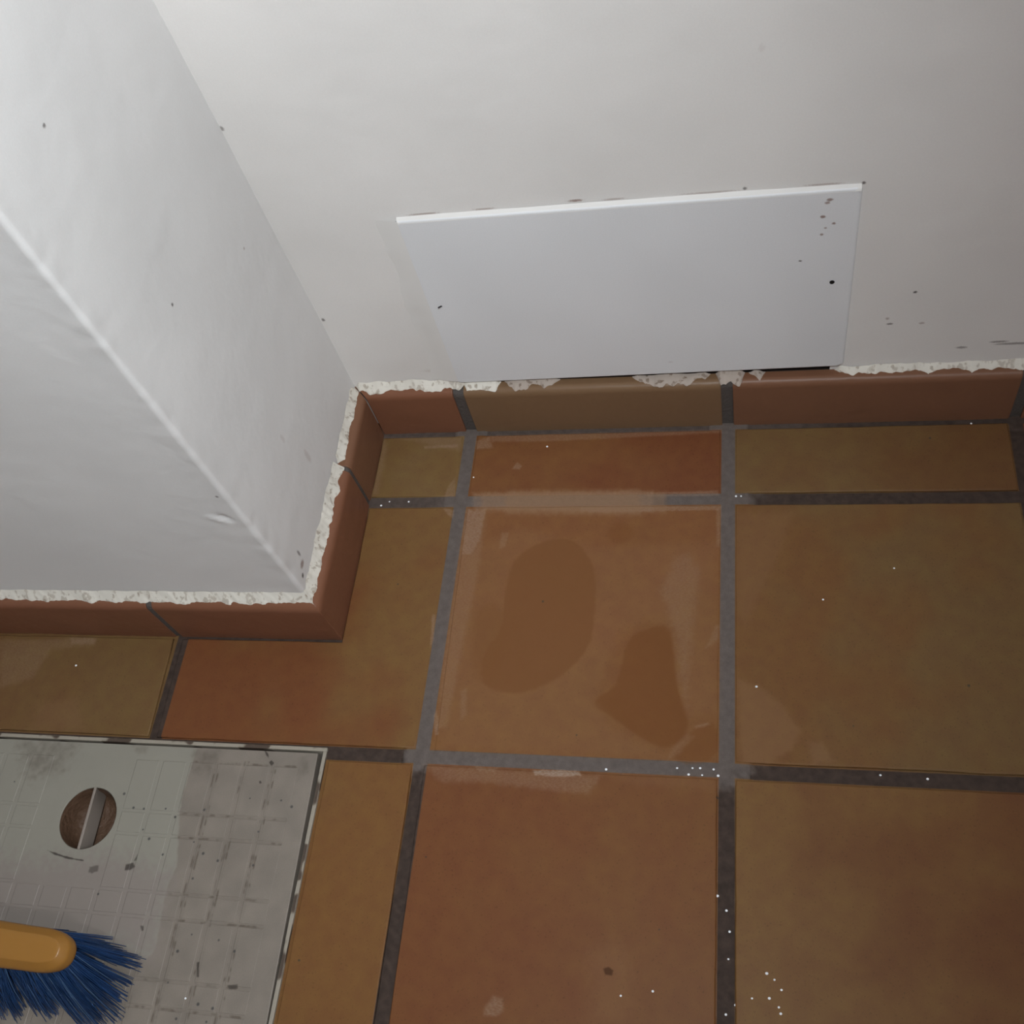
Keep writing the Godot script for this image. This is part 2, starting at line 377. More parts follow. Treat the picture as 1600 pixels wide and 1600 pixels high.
# a slab with an outline in x, z, rounded upper edges and slightly wavy sides
func slab_mesh(outline: Array, y0: float, y1: float, bevel: float, wobble: float) -> ArrayMesh:
	var pts := PackedVector2Array()
	var n := outline.size()
	for i in n:
		var a: Vector2 = outline[i]
		var b: Vector2 = outline[(i + 1) % n]
		var seg := maxi(1, int(a.distance_to(b) / 0.022))
		for k in seg:
			var q := a.lerp(b, float(k) / seg)
			if k > 0:
				var nr := (b - a).normalized().orthogonal()
				q += nr * mid.get_noise_2d(q.x * 1300.0 + 9.0, q.y * 1300.0) * wobble
			pts.append(q)
	var area := 0.0
	for i in pts.size():
		area += pts[i].cross(pts[(i + 1) % pts.size()])
	var sgn := 1.0 if area > 0.0 else -1.0
	var m := pts.size()
	var outs := PackedVector2Array()
	for i in m:
		var e0 := (pts[i] - pts[(i + m - 1) % m]).normalized()
		var e1 := (pts[(i + 1) % m] - pts[i]).normalized()
		var n0 := Vector2(e0.y, -e0.x) * sgn
		var n1 := Vector2(e1.y, -e1.x) * sgn
		var b := (n0 + n1)
		outs.append(b / maxf(0.5, b.length_squared()) * 2.0)
	var rings := [[0.0, y0, 0.0], [0.0, y1 - bevel, 0.0], [bevel * 0.29, y1 - bevel * 0.29, 0.7], [bevel, y1, 1.0]]
	var st := begin()
	var loops := []
	for r in rings:
		var loop := []
		for i in m:
			var q: Vector2 = pts[i] - outs[i] * r[0]
			var nn := Vector3(outs[i].x, 0, outs[i].y).normalized()
			var up: float = r[2]
			var nrm := (nn * (1.0 - up) + Vector3.UP * up).normalized()
			if up == 0.7: nrm = (nn + Vector3.UP).normalized()
			loop.append([Vector3(q.x, r[1], q.y), nrm, map_uv(q.x, q.y)])
		loops.append(loop)
	for k in loops.size() - 1:
		for i in m:
			var j := (i + 1) % m
			quad_n(st, loops[k][i], loops[k][j], loops[k + 1][j], loops[k + 1][i])
	var cap := PackedVector2Array()
	for v in loops[3]: cap.append(Vector2(v[0].x, v[0].z))
	var ids := Geometry2D.triangulate_polygon(cap)
	for i in range(0, ids.size(), 3):
		tri_n(st, loops[3][ids[i]], loops[3][ids[i + 1]], loops[3][ids[i + 2]])
	st.generate_tangents()
	return st.commit()

# inside a floor tile by more than "by"
func in_tile(x: float, z: float, by: float) -> bool:
	var col := floori(x / P)
	var row := floori(z / P)
	var o := tile_outline(col, row)
	if o.is_empty(): return false
	var p := PackedVector2Array(o)
	return poly_dist(p, x, z) < -by

func in_cover(x: float, z: float) -> bool:
	return x > -0.6215 and x < -0.1045 and z > -0.0055 and z < 0.513

func build_floor() -> void:
	var root := group_node("floor", "structure", "brown quarry tile floor with wide grey cement joints", "floor")
	obj("screed", box_mesh(Vector3(ROOM_L, -0.14, -0.60), Vector3(ROOM_R, -0.063, ROOM_F)), mat(Color(0.35, 0.33, 0.31), 0.95), root)
	var maps := build_floor_maps()
	var tm := StandardMaterial3D.new()
	tm.albedo_texture = ImageTexture.create_from_image(maps[0])
	tm.roughness = 1.0
	tm.roughness_texture = ImageTexture.create_from_image(maps[1])
	tm.roughness_texture_channel = BaseMaterial3D.TEXTURE_CHANNEL_RED
	tm.texture_repeat = false
	tm.metallic_specular = 0.28
	var nn := FastNoiseLite.new()
	nn.seed = 21
	nn.frequency = 0.02
	nn.fractal_octaves = 4
	var ni := nn.get_seamless_image(512, 512)
	ni.bump_map_to_normal_map(1.2)
	var plain := []
	for c in [OCHRE, RED.lerp(OCHRE, 0.4), TAN, BROWN, OLIVE]:
		var m := mat(c, 0.46)
		m.metallic_specular = 0.28
		plain.append(m)
	var gm: StandardMaterial3D = tm
	# tiles
	for col in range(-4, 6):
		for row in range(-2, 8):
			var o := tile_outline(col, row)
			if o.is_empty(): continue
			for k in o.size(): o[k] = o[k].clamp(Vector2(ROOM_L + 0.006, -1.0), Vector2(ROOM_R - 0.006, ROOM_F - 0.006))
			var big: Vector2 = o[0]
			var lo := big
			for q in o:
				lo = lo.min(q); big = big.max(q)
			if big.x - lo.x < 0.03 or big.y - lo.y < 0.03: continue
			var in_map := lo.x > MAP_X0 and big.x < -MAP_X0 and big.y < MAP_Z0 + MAP_D
			var lift := rng.randf_range(-0.0004, 0.0004)
			obj("floor_tile", slab_mesh(o, -0.063, lift, 0.0018, 0.0008), tm if in_map else plain[absi(col * 3 + row * 5) % 5], root)
	# joints: one bed of cement between the tiles, recessed where it is old
	var st := begin()
	var out := begin()
	var step := 0.004
	var x := MAP_X0
	var z := 0.0
	var hgt := func(px: float, pz: float) -> float:
		var f := freshness(px, pz)
		return lerpf(-0.0030, -0.0006, f) + mid.get_noise_2d(px * 1600.0, pz * 1600.0) * lerpf(0.0006, 0.0004, f) + fine.get_noise_2d(px * 2500.0, pz * 2500.0) * 0.0001
	var nx := int(MAP_W / step)
	var nz := int(MAP_D / step)
	for i in nx:
		for j in nz:
			x = MAP_X0 + i * step
			z = MAP_Z0 + j * step
			if x + step < -0.117 and z + step < -0.131: continue
			if in_cover(x, z) or in_cover(x + step, z) or in_cover(x, z + step) or in_cover(x + step, z + step):
				continue
			if in_tile(x + step * 0.5, z + step * 0.5, 0.006): continue
			var p := []
			for d in [[0, 0], [1, 0], [1, 1], [0, 1]]:
				var px: float = x + d[0] * step
				var pz: float = z + d[1] * step
				var y: float = hgt.call(px, pz)
				var e := 0.002
				var nr := Vector3(y - hgt.call(px + e, pz), e, y - hgt.call(px, pz + e)).normalized()
				p.append([Vector3(px, y, pz), nr, map_uv(px, pz)])
			quad_n(st, p[0], p[1], p[2], p[3])
	# strips that close the bed against the cover frame
	for r in [[-0.68, -0.105, -0.0125, -0.0050], [-0.1050, -0.0985, -0.0125, 0.34]]:
		var a := [Vector3(r[0], -0.0028, r[2]), Vector3.UP, map_uv(r[0], r[2])]
		var b := [Vector3(r[1], -0.0028, r[2]), Vector3.UP, map_uv(r[1], r[2])]
		var c := [Vector3(r[1], -0.0028, r[3]), Vector3.UP, map_uv(r[1], r[3])]
		var d := [Vector3(r[0], -0.0028, r[3]), Vector3.UP, map_uv(r[0], r[3])]
		quad_n(st, a, b, c, d)
	obj("cement_joints", st.commit(), gm, root)
	for r in [[ROOM_L, MAP_X0, -0.15, ROOM_F], [-MAP_X0, ROOM_R, -0.43, ROOM_F], [MAP_X0, -MAP_X0, 0.520, ROOM_F], [-0.104, -MAP_X0, 0.34, 0.520], [MAP_X0, -0.622, 0.34, 0.520]]:
		quad(out, Vector3(r[0], -0.003, r[2]), Vector3(r[1], -0.003, r[2]), Vector3(r[1], -0.003, r[3]), Vector3(r[0], -0.003, r[3]), Vector3.UP)
	out.generate_normals()
	obj("cement_joints", out.commit(), mat(OLD, 0.8), root)

# ------------------------------------------------------------------ skirting
# profile of a skirting tile: distance from the wall, height, normal (outwards, up)
func skirting_profile(inset := 0.0) -> Array:
	var t := SK_T - inset
	var h := SK_H - inset
	var pr := [[t, -0.004, 1.0, 0.0], [t, 0.02, 1.0, 0.0], [t - 0.0004, h - 0.010, 1.0, 0.06]]
	for k in range(1, 6):
		var a := k / 5.0 * PI / 2
		pr.append([t - 0.009 + 0.009 * cos(a) - 0.0004 * (1.0 - k / 5.0), h - 0.009 + 0.009 * sin(a), cos(a), sin(a)])
	pr.append([0.0, h, 0.0, 1.0])
	return pr

# piece of skirting: o origin on the wall plane, along (unit), outward (unit), from s0 to s1, mitre shifts m0, m1 per metre of depth
func skirting_mesh(o: Vector3, along: Vector3, outward: Vector3, s0: float, s1: float, m0: float, m1: float, inset := 0.0) -> ArrayMesh:
	var pr := skirting_profile(inset)
	var st := begin()
	var segs := maxi(1, int((s1 - s0) / 0.05))
	var cols := []
	var edge := 0.0012
	var stops := [[0.0, 0.0, -0.7], [edge, 1.0, 0.0]]
	for k in range(1, segs): stops.append([(s1 - s0) * k / segs, 1.0, 0.0])
	stops.append([s1 - s0 - edge, 1.0, 0.0])
	stops.append([s1 - s0, 0.0, 0.7])
	for sp in stops:
		var col := []
		for q in pr:
			var d: float = q[0]
			var s: float = s0 + sp[0]
			var t: float = sp[0] / (s1 - s0)
			s += lerpf(m0, m1, t) * d
			var back: float = 0.0 if sp[1] == 1.0 or d == 0.0 else 0.0008
			var wav: float = low.get_noise_2d(s * 900.0 + o.x * 3000.0, q[1] * 400.0 + o.z * 900.0) * 0.0007 * q[2]
			var p: Vector3 = o + along * s + outward * (d - back + wav) + Vector3.UP * (q[1] - back * q[3])
			var nrm: Vector3 = (outward * q[2] + Vector3.UP * q[3] + along * sp[2]).normalized()
			col.append([p, nrm, Vector2(s * 3.0, q[1] * 3.0)])
		cols.append(col)
	for i in cols.size() - 1:
		for k in pr.size() - 1:
			quad_n(st, cols[i][k], cols[i + 1][k], cols[i + 1][k + 1], cols[i][k + 1])
	for e in [0, cols.size() - 1]:
		var nrm := along * (-1.0 if e == 0 else 1.0)
		var foot: Array = [cols[e][0][0] - outward * SK_T, nrm, Vector2.ZERO]
		for k in pr.size() - 1:
			tri_n(st, [cols[e][k][0], nrm, Vector2.ZERO], [cols[e][k + 1][0], nrm, Vector2.ZERO], foot)
	st.generate_tangents()
	return st.commit()

# ragged bead of filler lying on the top of the skirting against the wall
func bead_mesh(o: Vector3, along: Vector3, outward: Vector3, s0: float, s1: float, reach: float, rise: float, ragged: float, seed_: float, m0 := 0.0, m1 := 0.0) -> ArrayMesh:
	var st := begin()
	var n := maxi(2, int((s1 - s0) / 0.0018))
	var cols := []
	for i in n + 1:
		var t := float(i) / n
		var s := lerpf(s0, s1, t)
		var a := mid.get_noise_2d(s * 700.0, seed_) * 1.3 + 0.16 * mid.get_noise_2d(s * 3000.0, seed_ + 9.0)
		var b := mid.get_noise_2d(s * 600.0, seed_ + 40.0)
		var ends := minf(1.0, minf(t, 1.0 - t) * n / 3.0) if m0 == 0.0 and m1 == 0.0 else 1.0
		var d := maxf(0.0008, (reach * (1.0 + ragged * a)) * ends)
		var r := maxf(0.0006, (rise * (1.0 + ragged * b)) * ends)
		var col := []
		for k in 6:
			var f := k / 5.0
			# from the wall (top) out and down to the tile
			var dd := d * f + 0.0002
			var yy := r * pow(1.0 - f, 1.5) + 0.0007 * sin(PI * f) + mid.get_noise_2d(s * 900.0, seed_ + k * 14.0) * 0.0005
			if k == 5: yy = -0.0009
			var ss := s + lerpf(m0, m1, t) * dd
			col.append(o + along * ss + outward * dd + Vector3.UP * (SK_H + yy))
		cols.append(col)
	for i in n:
		for k in 5:
			quad(st, cols[i][k], cols[i + 1][k], cols[i + 1][k + 1], cols[i][k + 1], outward + Vector3.UP)
	st.index()
	st.generate_normals()
	return st.commit()

func build_skirting(clay: Array, grout_dark: Material, filler: Material, filler_dirty: Material) -> void:
	# rear wall
	var r := group_node("baseboard_rear", "structure", "brown glazed clay skirting tiles along the rear white wall", "skirting")
	var o := Vector3(0, 0, WALL_Z)
	var inner := PIER_X + SK_T
	var cuts := [[inner - SK_T, -0.0068, 1.0, 0.0, 1], [0.0068, P - 0.0065, 0.0, 0.0, 2], [P + 0.0065, 2 * P - 0.006, 0.0, 0.0, 0], [2 * P + 0.006, 3 * P - 0.006, 0.0, 0.0, 1], [3 * P + 0.006, 4 * P - 0.006, 0.0, 0.0, 2], [4 * P + 0.006, 5 * P - 0.006, 0.0, 0.0, 0]]
	for c in cuts:
		obj("skirting_tile", skirting_mesh(o, Vector3.RIGHT, Vector3.BACK, c[0], c[1], c[2], c[3]), clay[c[4]], r)
	for k in range(0, 6):
		obj("cement_joint", skirting_mesh(o, Vector3.RIGHT, Vector3.BACK, k * P - 0.0075, k * P + 0.0075, 0, 0, 0.0028), grout_dark, r)
	obj("filler_bead", bead_mesh(o, Vector3.RIGHT, Vector3.BACK, PIER_X + 0.002, 0.008, 0.0095, 0.0085, 0.45, 3.0), filler, r)
	obj("filler_bead", bead_mesh(o, Vector3.RIGHT, Vector3.BACK, 0.006, 0.052, 0.0125, 0.004, 0.25, 13.0), filler, r)
	obj("filler_bead", bead_mesh(o, Vector3.RIGHT, Vector3.BACK, 0.056, 0.122, 0.0105, 0.003, 0.8, 17.0), filler_dirty, r)
	obj("filler_bead", bead_mesh(o, Vector3.RIGHT, Vector3.BACK, 0.205, 0.292, 0.0105, 0.0028, 0.9, 19.0), filler_dirty, r)
	obj("filler_bead", bead_mesh(o, Vector3.RIGHT, Vector3.BACK, 0.298, 0.330, 0.0150, 0.006, 0.5, 23.0), filler_dirty, r)
	obj("filler_bead", bead_mesh(o, Vector3.RIGHT, Vector3.BACK, 0.334, 0.352, 0.0110, 0.003, 0.8, 29.0), filler_dirty, r)
	obj("filler_bead", bead_mesh(o, Vector3.RIGHT, Vector3.BACK, 0.425, 1.58, 0.0075, 0.006, 0.6, 37.0), filler, r)
	# right face of the pier
	var s := group_node("baseboard_pier_right", "structure", "brown clay skirting tiles along the right face of the pier", "skirting")
	var ps := Vector3(PIER_X, 0, 0)
	obj("skirting_tile", skirting_mesh(ps, Vector3.BACK, Vector3.RIGHT, WALL_Z, -P - 0.003, 1.0, 0.0), clay[0], s)
	obj("skirting_tile", skirting_mesh(ps, Vector3.BACK, Vector3.RIGHT, -P + 0.003, PIER_Z, 0.0, 1.0), clay[1], s)
	obj("cement_joint", skirting_mesh(ps, Vector3.BACK, Vector3.RIGHT, -P - 0.004, -P + 0.004, 0, 0, 0.0016), grout_dark, s)
	obj("filler_bead", bead_mesh(ps, Vector3.BACK, Vector3.RIGHT, WALL_Z + 0.002, -P - 0.006, 0.0075, 0.010, 0.35, 51.0), filler, s)
	obj("filler_bead", bead_mesh(ps, Vector3.BACK, Vector3.RIGHT, -P - 0.001, PIER_Z, 0.0085, 0.012, 0.35, 57.0, 0.0, 1.0), filler, s)
	# front face of the pier
	var f := group_node("baseboard_pier_front", "structure", "brown clay skirting tiles along the front face of the pier", "skirting")
	var pf := Vector3(0, 0, PIER_Z)
	obj("skirting_tile", skirting_mesh(pf, Vector3.RIGHT, Vector3.BACK, -P - 0.004, PIER_X, 0.0, 1.0), clay[1], f)
	obj("skirting_tile", skirting_mesh(pf, Vector3.RIGHT, Vector3.BACK, -2 * P, -P - 0.011, 0.0, 0.0), clay[1], f)
	obj("skirting_tile", skirting_mesh(pf, Vector3.RIGHT, Vector3.BACK, -3 * P, -2 * P - 0.007, 0.0, 0.0), clay[2], f)
	obj("skirting_tile", skirting_mesh(pf, Vector3.RIGHT, Vector3.BACK, ROOM_L + 0.002, -3 * P - 0.007, 0.0, 0.0), clay[0], f)
	for k in [-P - 0.0075, -2 * P - 0.0035, -3 * P - 0.0035]:
		obj("cement_joint", skirting_mesh(pf, Vector3.RIGHT, Vector3.BACK, k - 0.0045, k + 0.0045, 0, 0, 0.0012), grout_dark, f)
	obj("filler_bead", bead_mesh(pf, Vector3.RIGHT, Vector3.BACK, ROOM_L + 0.005, PIER_X, 0.0095, 0.009, 0.25, 71.0, 0.0, 1.0), filler, f)

# ------------------------------------------------------------------ walls
func wall_map(specks: Array, base: Color, size_px: int, metres: float) -> ImageTexture:
	var bytes := PackedByteArray()
	bytes.resize(size_px * size_px * 3)
	var s := metres / size_px
	for j in size_px:
		for i in size_px:
			var x := i * s
			var y := j * s
			var k := 1.0 + low.get_noise_2d(x * 260.0, y * 260.0) * 0.018 + fine.get_noise_2d(x * 1500.0, y * 1500.0) * 0.012
			var at := (j * size_px + i) * 3
			bytes[at] = clampi(int(base.r * k * 255.0), 0, 255)
			bytes[at + 1] = clampi(int(base.g * k * 255.0), 0, 255)
			bytes[at + 2] = clampi(int(base.b * k * 255.0), 0, 255)
	var img := Image.create_from_data(size_px, size_px, false, Image.FORMAT_RGB8, bytes)
	for q in specks:   # u, v in metres, radius x, radius y, colour, strength
		var ci: float = q[0] / s
		var cj: float = q[1] / s
		var ri: float = q[2] / s
		var rj: float = q[3] / s
		for j in range(maxi(0, int(cj - rj - 2)), mini(size_px, int(cj + rj + 3))):
			for i in range(maxi(0, int(ci - ri - 2)), mini(size_px, int(ci + ri + 3))):
				var d := Vector2((i + 0.5 - ci) / maxf(ri, 0.7), (j + 0.5 - cj) / maxf(rj, 0.7)).length() + 0.3 * fine.get_noise_2d(i * 60.0, j * 60.0)
				var a: float = (1.0 - smoothstep(0.5, 1.15, d)) * q[5]
				if a > 0.0: img.set_pixel(i, j, img.get_pixel(i, j).lerp(q[4], a))
	return ImageTexture.create_from_image(img)

const DARK := Color(0.16, 0.13, 0.12)
const STAIN := Color(0.40, 0.29, 0.25)
const OPEN_X0 := 0.02
const OPEN_X1 := 0.42
const OPEN_Y0 := 0.07
const OPEN_Y1 := 0.32

func plaster(tex: ImageTexture, bump: Texture2D) -> StandardMaterial3D:
	var m := StandardMaterial3D.new()
	m.albedo_texture = tex
	m.roughness = 0.82
	m.normal_enabled = true
	m.normal_texture = bump
	m.normal_scale = 1.0
	return m

func build_walls() -> void:
	var n := FastNoiseLite.new()
	n.seed = 5
	n.noise_type = FastNoiseLite.TYPE_SIMPLEX_SMOOTH
	n.frequency = 0.02
	n.fractal_octaves = 4
	n.fractal_gain = 0.55
	var bi := n.get_seamless_image(1024, 1024)
	bi.bump_map_to_normal_map(0.5)
	var bump := ImageTexture.create_from_image(bi)
	# rear wall, with the opening that the access panel covers
	var sp := []
	for q in [[0.494, 0.193, 0.0022, 0.0016, DARK, 0.7], [0.475, 0.147, 0.0036, 0.0014, DARK, 0.55], [0.472, 0.155, 0.002, 0.002, STAIN, 0.35], [0.506, 0.146, 0.003, 0.0015, STAIN, 0.4], [-0.128, 0.457, 0.002, 0.003, DARK, 0.4], [-0.126, 0.197, 0.002, 0.003, DARK, 0.5],
			[0.178, 0.3415, 0.008, 0.0015, STAIN, 0.6], [0.332, 0.3415, 0.002, 0.002, DARK, 0.5], [0.346, 0.483, 0.003, 0.004, STAIN, 0.05], [0.09, 0.3400, 0.012, 0.0012, STAIN, 0.35], [0.03, 0.3400, 0.018, 0.0012, STAIN, 0.35], [0.30, 0.3400, 0.03, 0.001, STAIN, 0.25], [0.40, 0.3400, 0.02, 0.0010, STAIN, 0.3], [0.214, 0.3400, 0.012, 0.001, STAIN, 0.3],
			[0.4340, 0.3385, 0.0018, 0.0018, DARK, 0.6],
			[0.55, 0.105, 0.006, 0.002, DARK, 0.35], [0.60, 0.108, 0.02, 0.002, DARK, 0.35], [0.585, 0.112, 0.01, 0.0015, DARK, 0.4], [-0.02, 0.100, 0.02, 0.003, STAIN, 0.10]]:
		sp.append([q[0] + 0.2, 0.8 - q[1], q[2], q[3], q[4], q[5]])
	var wm := plaster(wall_map(sp, Color(0.875, 0.862, 0.850), 1024, 1.0), bump)
	var rear := group_node("wall_rear", "structure", "white painted plaster wall behind the access panel", "wall")
	var st := begin()
	var surf := func(x: float, y: float) -> float: return WALL_Z + low.get_noise_2d(x * 120.0, y * 120.0) * 0.0012 + mid.get_noise_2d(x * 160.0, y * 160.0) * 0.0004
	for i in range(-15, 160):
		for j in range(0, 230):
			var x := i * 0.01
			var y := j * 0.01
			if x > OPEN_X0 - 0.001 and x < OPEN_X1 - 0.001 and y > OPEN_Y0 - 0.001 and y < OPEN_Y1 - 0.001: continue
			if j >= 90 and (j % 5 != 0 or i % 5 != 0): continue
			var s := 0.01 if j < 90 else 0.05
			var p := []
			for d in [[0, 0], [1, 0], [1, 1], [0, 1]]:
				var px: float = x + d[0] * s
				var py: float = y + d[1] * s
				var e := 0.005
				var zz: float = surf.call(px, py)
				var nr := Vector3(zz - surf.call(px + e, py), zz - surf.call(px, py + e), e).normalized()
				p.append([Vector3(px, py, zz), nr, Vector2(px + 0.2, 0.8 - py)])
			quad_n(st, p[0], p[1], p[2], p[3])
	st.generate_tangents()
	obj("plaster_face", st.commit(), wm, rear)
	obj("masonry", box_mesh(Vector3(ROOM_L, -0.02, -0.66), Vector3(ROOM_R, ROOM_H, -0.58)), mat(Color(0.45, 0.42, 0.40), 0.95), rear)
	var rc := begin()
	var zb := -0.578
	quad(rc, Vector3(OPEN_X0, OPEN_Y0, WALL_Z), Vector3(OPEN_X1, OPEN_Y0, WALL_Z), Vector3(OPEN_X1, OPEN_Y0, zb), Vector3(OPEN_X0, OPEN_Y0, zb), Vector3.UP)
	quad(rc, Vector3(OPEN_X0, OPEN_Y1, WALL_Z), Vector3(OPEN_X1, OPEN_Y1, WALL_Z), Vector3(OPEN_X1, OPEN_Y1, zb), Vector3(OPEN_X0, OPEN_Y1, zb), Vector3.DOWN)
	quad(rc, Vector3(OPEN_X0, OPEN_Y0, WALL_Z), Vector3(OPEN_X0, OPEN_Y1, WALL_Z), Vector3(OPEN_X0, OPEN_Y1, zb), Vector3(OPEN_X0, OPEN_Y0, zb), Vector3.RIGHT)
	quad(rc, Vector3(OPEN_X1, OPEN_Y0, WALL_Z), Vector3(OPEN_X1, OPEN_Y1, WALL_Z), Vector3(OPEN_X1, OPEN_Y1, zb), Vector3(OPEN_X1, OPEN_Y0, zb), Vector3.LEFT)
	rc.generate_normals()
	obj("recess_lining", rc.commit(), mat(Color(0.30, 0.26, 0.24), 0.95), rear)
	# pier on the left
	var pm := plaster(wall_map([[0.084 + 0.97, 0.8 - 0.622, 0.002, 0.0016, DARK, 0.5], [0.087 + 0.97, 0.8 - 0.439, 0.0018, 0.0016, DARK, 0.55], [0.219 + 0.97, 0.8 - 0.369, 0.0014, 0.0014, STAIN, 0.4], [0.110 + 0.97, 0.8 - 0.211, 0.003, 0.007, STAIN, 0.10], [0.13 + 0.97, 0.8 - 0.15, 0.004, 0.012, STAIN, 0.12], [0.022 + 0.97, 0.8 - 0.105, 0.006, 0.004, STAIN, 0.5], [0.012 + 0.97, 0.8 - 0.098, 0.003, 0.003, DARK, 0.6], [0.028 + 0.97, 0.8 - 0.118, 0.002, 0.006, DARK, 0.4], [0.97 - 0.009, 0.8 - 0.282, 0.0016, 0.0016, DARK, 0.5]], Color(0.872, 0.866, 0.862), 1280, 1.25), bump)
	pm.uv1_scale = Vector3(0.8, 0.8, 1)
	var left := group_node("wall_left", "structure", "white plastered pier standing proud of the rear wall", "wall")
	# path round the pier in plan
	var path := []
	var rad := 0.0035
	var xs := []
	var x := ROOM_L
	while x < PIER_X - 0.05:
		xs.append(x); x += 0.02
	x = PIER_X - 0.05
	while x < PIER_X - rad - 0.001:
		xs.append(x); x += 0.003
	for v in xs: path.append([Vector2(v, PIER_Z), Vector2(0, 1)])
	for k in 5:
		var a := PI / 2 * (1.0 - k / 4.0)
		path.append([Vector2(PIER_X - rad + rad * cos(a), PIER_Z - rad + rad * sin(a)), Vector2(cos(a), sin(a))])
	var z := PIER_Z - rad - 0.003
	while z > WALL_Z - 0.01:
		path.append([Vector2(PIER_X, z), Vector2(1, 0)])
		z -= 0.003 if z > PIER_Z - 0.04 else 0.012
	path.append([Vector2(PIER_X, WALL_Z - 0.012), Vector2(1, 0)])
	var ys := []
	var y := 0.0
	while y < ROOM_H:
		ys.append(y); y += 0.004 if y < 0.68 else 0.06
	ys.append(ROOM_H)
	var pts := []
	for q in path:
		var col := []
		for yy in ys:
			var b: Vector2 = q[0]
			var nn: Vector2 = q[1]
			var corner: float = exp(-pow(b.distance_to(Vector2(PIER_X, PIER_Z)) / 0.012, 2.0))
			var off := low.get_noise_3d(b.x * 130.0, yy * 130.0, b.y * 130.0) * 0.0012 + mid.get_noise_3d(b.x * 420.0, yy * 420.0, b.y * 420.0) * 0.00028
			off += corner * (mid.get_noise_2d(yy * 500.0, 7.0) * 0.0010 + 0.0008)
			if nn.y > 0.5:   # knock in the plaster beside the arris
				var u := Vector2(b.x + 0.156, yy - 0.243)
				var along := u.dot(Vector2(0.86, -0.5))
				var across := u.dot(Vector2(0.5, 0.86))
				off += 0.0015 * exp(-pow((along + 0.002) / 0.009, 2) - pow((across + 0.0035) / 0.0030, 2)) - 0.0026 * exp(-pow((along - 0.006) / 0.007, 2) - pow((across - 0.0035) / 0.0035, 2))
			col.append(Vector3(b.x + nn.x * off, yy, b.y + nn.y * off))
		pts.append(col)
	var ps := begin()
	var arc := [0.0]
	for i in range(1, path.size()): arc.append(arc[i - 1] + path[i][0].distance_to(path[i - 1][0]))
	for i in path.size() - 1:
		for j in ys.size() - 1:
			var h := Vector3(path[i][1].x, 0, path[i][1].y)
			var quadv := [[i, j], [i + 1, j], [i + 1, j + 1], [i, j + 1]]
			var vs := []
			for k in quadv:
				var ia := maxi(k[0] - 1, 0)
				var ib := mini(k[0] + 1, path.size() - 1)
				var ja := maxi(k[1] - 1, 0)
				var jb := mini(k[1] + 1, ys.size() - 1)
				var nr: Vector3 = (pts[ib][k[1]] - pts[ia][k[1]]).cross(pts[k[0]][jb] - pts[k[0]][ja]).normalized()
				if nr.dot(h) < 0: nr = -nr
				vs.append([pts[k[0]][k[1]], nr, Vector2(arc[k[0]], 0.8 - ys[k[1]])])
			quad_n(ps, vs[0], vs[1], vs[2], vs[3])
	ps.generate_tangents()
	obj("plaster_face", ps.commit(), pm, left)
	obj("masonry", box_mesh(Vector3(ROOM_L, -0.02, -0.58), Vector3(PIER_X - 0.02, ROOM_H, PIER_Z - 0.02)), mat(Color(0.45, 0.42, 0.40), 0.95), left)
	# the rest of the room
	var white := mat(Color(0.84, 0.835, 0.83), 0.85)
	tag(obj("wall_side", box_mesh(Vector3(ROOM_L - 0.1, -0.12, -0.66), Vector3(ROOM_L, ROOM_H, ROOM_F)), white, self), "structure", "plain white side wall past the inspection cover", "wall")
	tag(obj("wall_right", box_mesh(Vector3(ROOM_R, -0.12, -0.66), Vector3(ROOM_R + 0.1, ROOM_H, ROOM_F)), white, self), "structure", "plain white wall opposite the pier", "wall")
	tag(obj("wall_front", box_mesh(Vector3(ROOM_L - 0.1, -0.12, ROOM_F), Vector3(ROOM_R + 0.1, ROOM_H, ROOM_F + 0.1)), white, self), "structure", "plain white wall facing the access panel", "wall")
	tag(obj("ceiling", box_mesh(Vector3(ROOM_L - 0.1, ROOM_H, -0.66), Vector3(ROOM_R + 0.1, ROOM_H + 0.1, ROOM_F + 0.1)), white, self), "structure", "white ceiling", "ceiling")

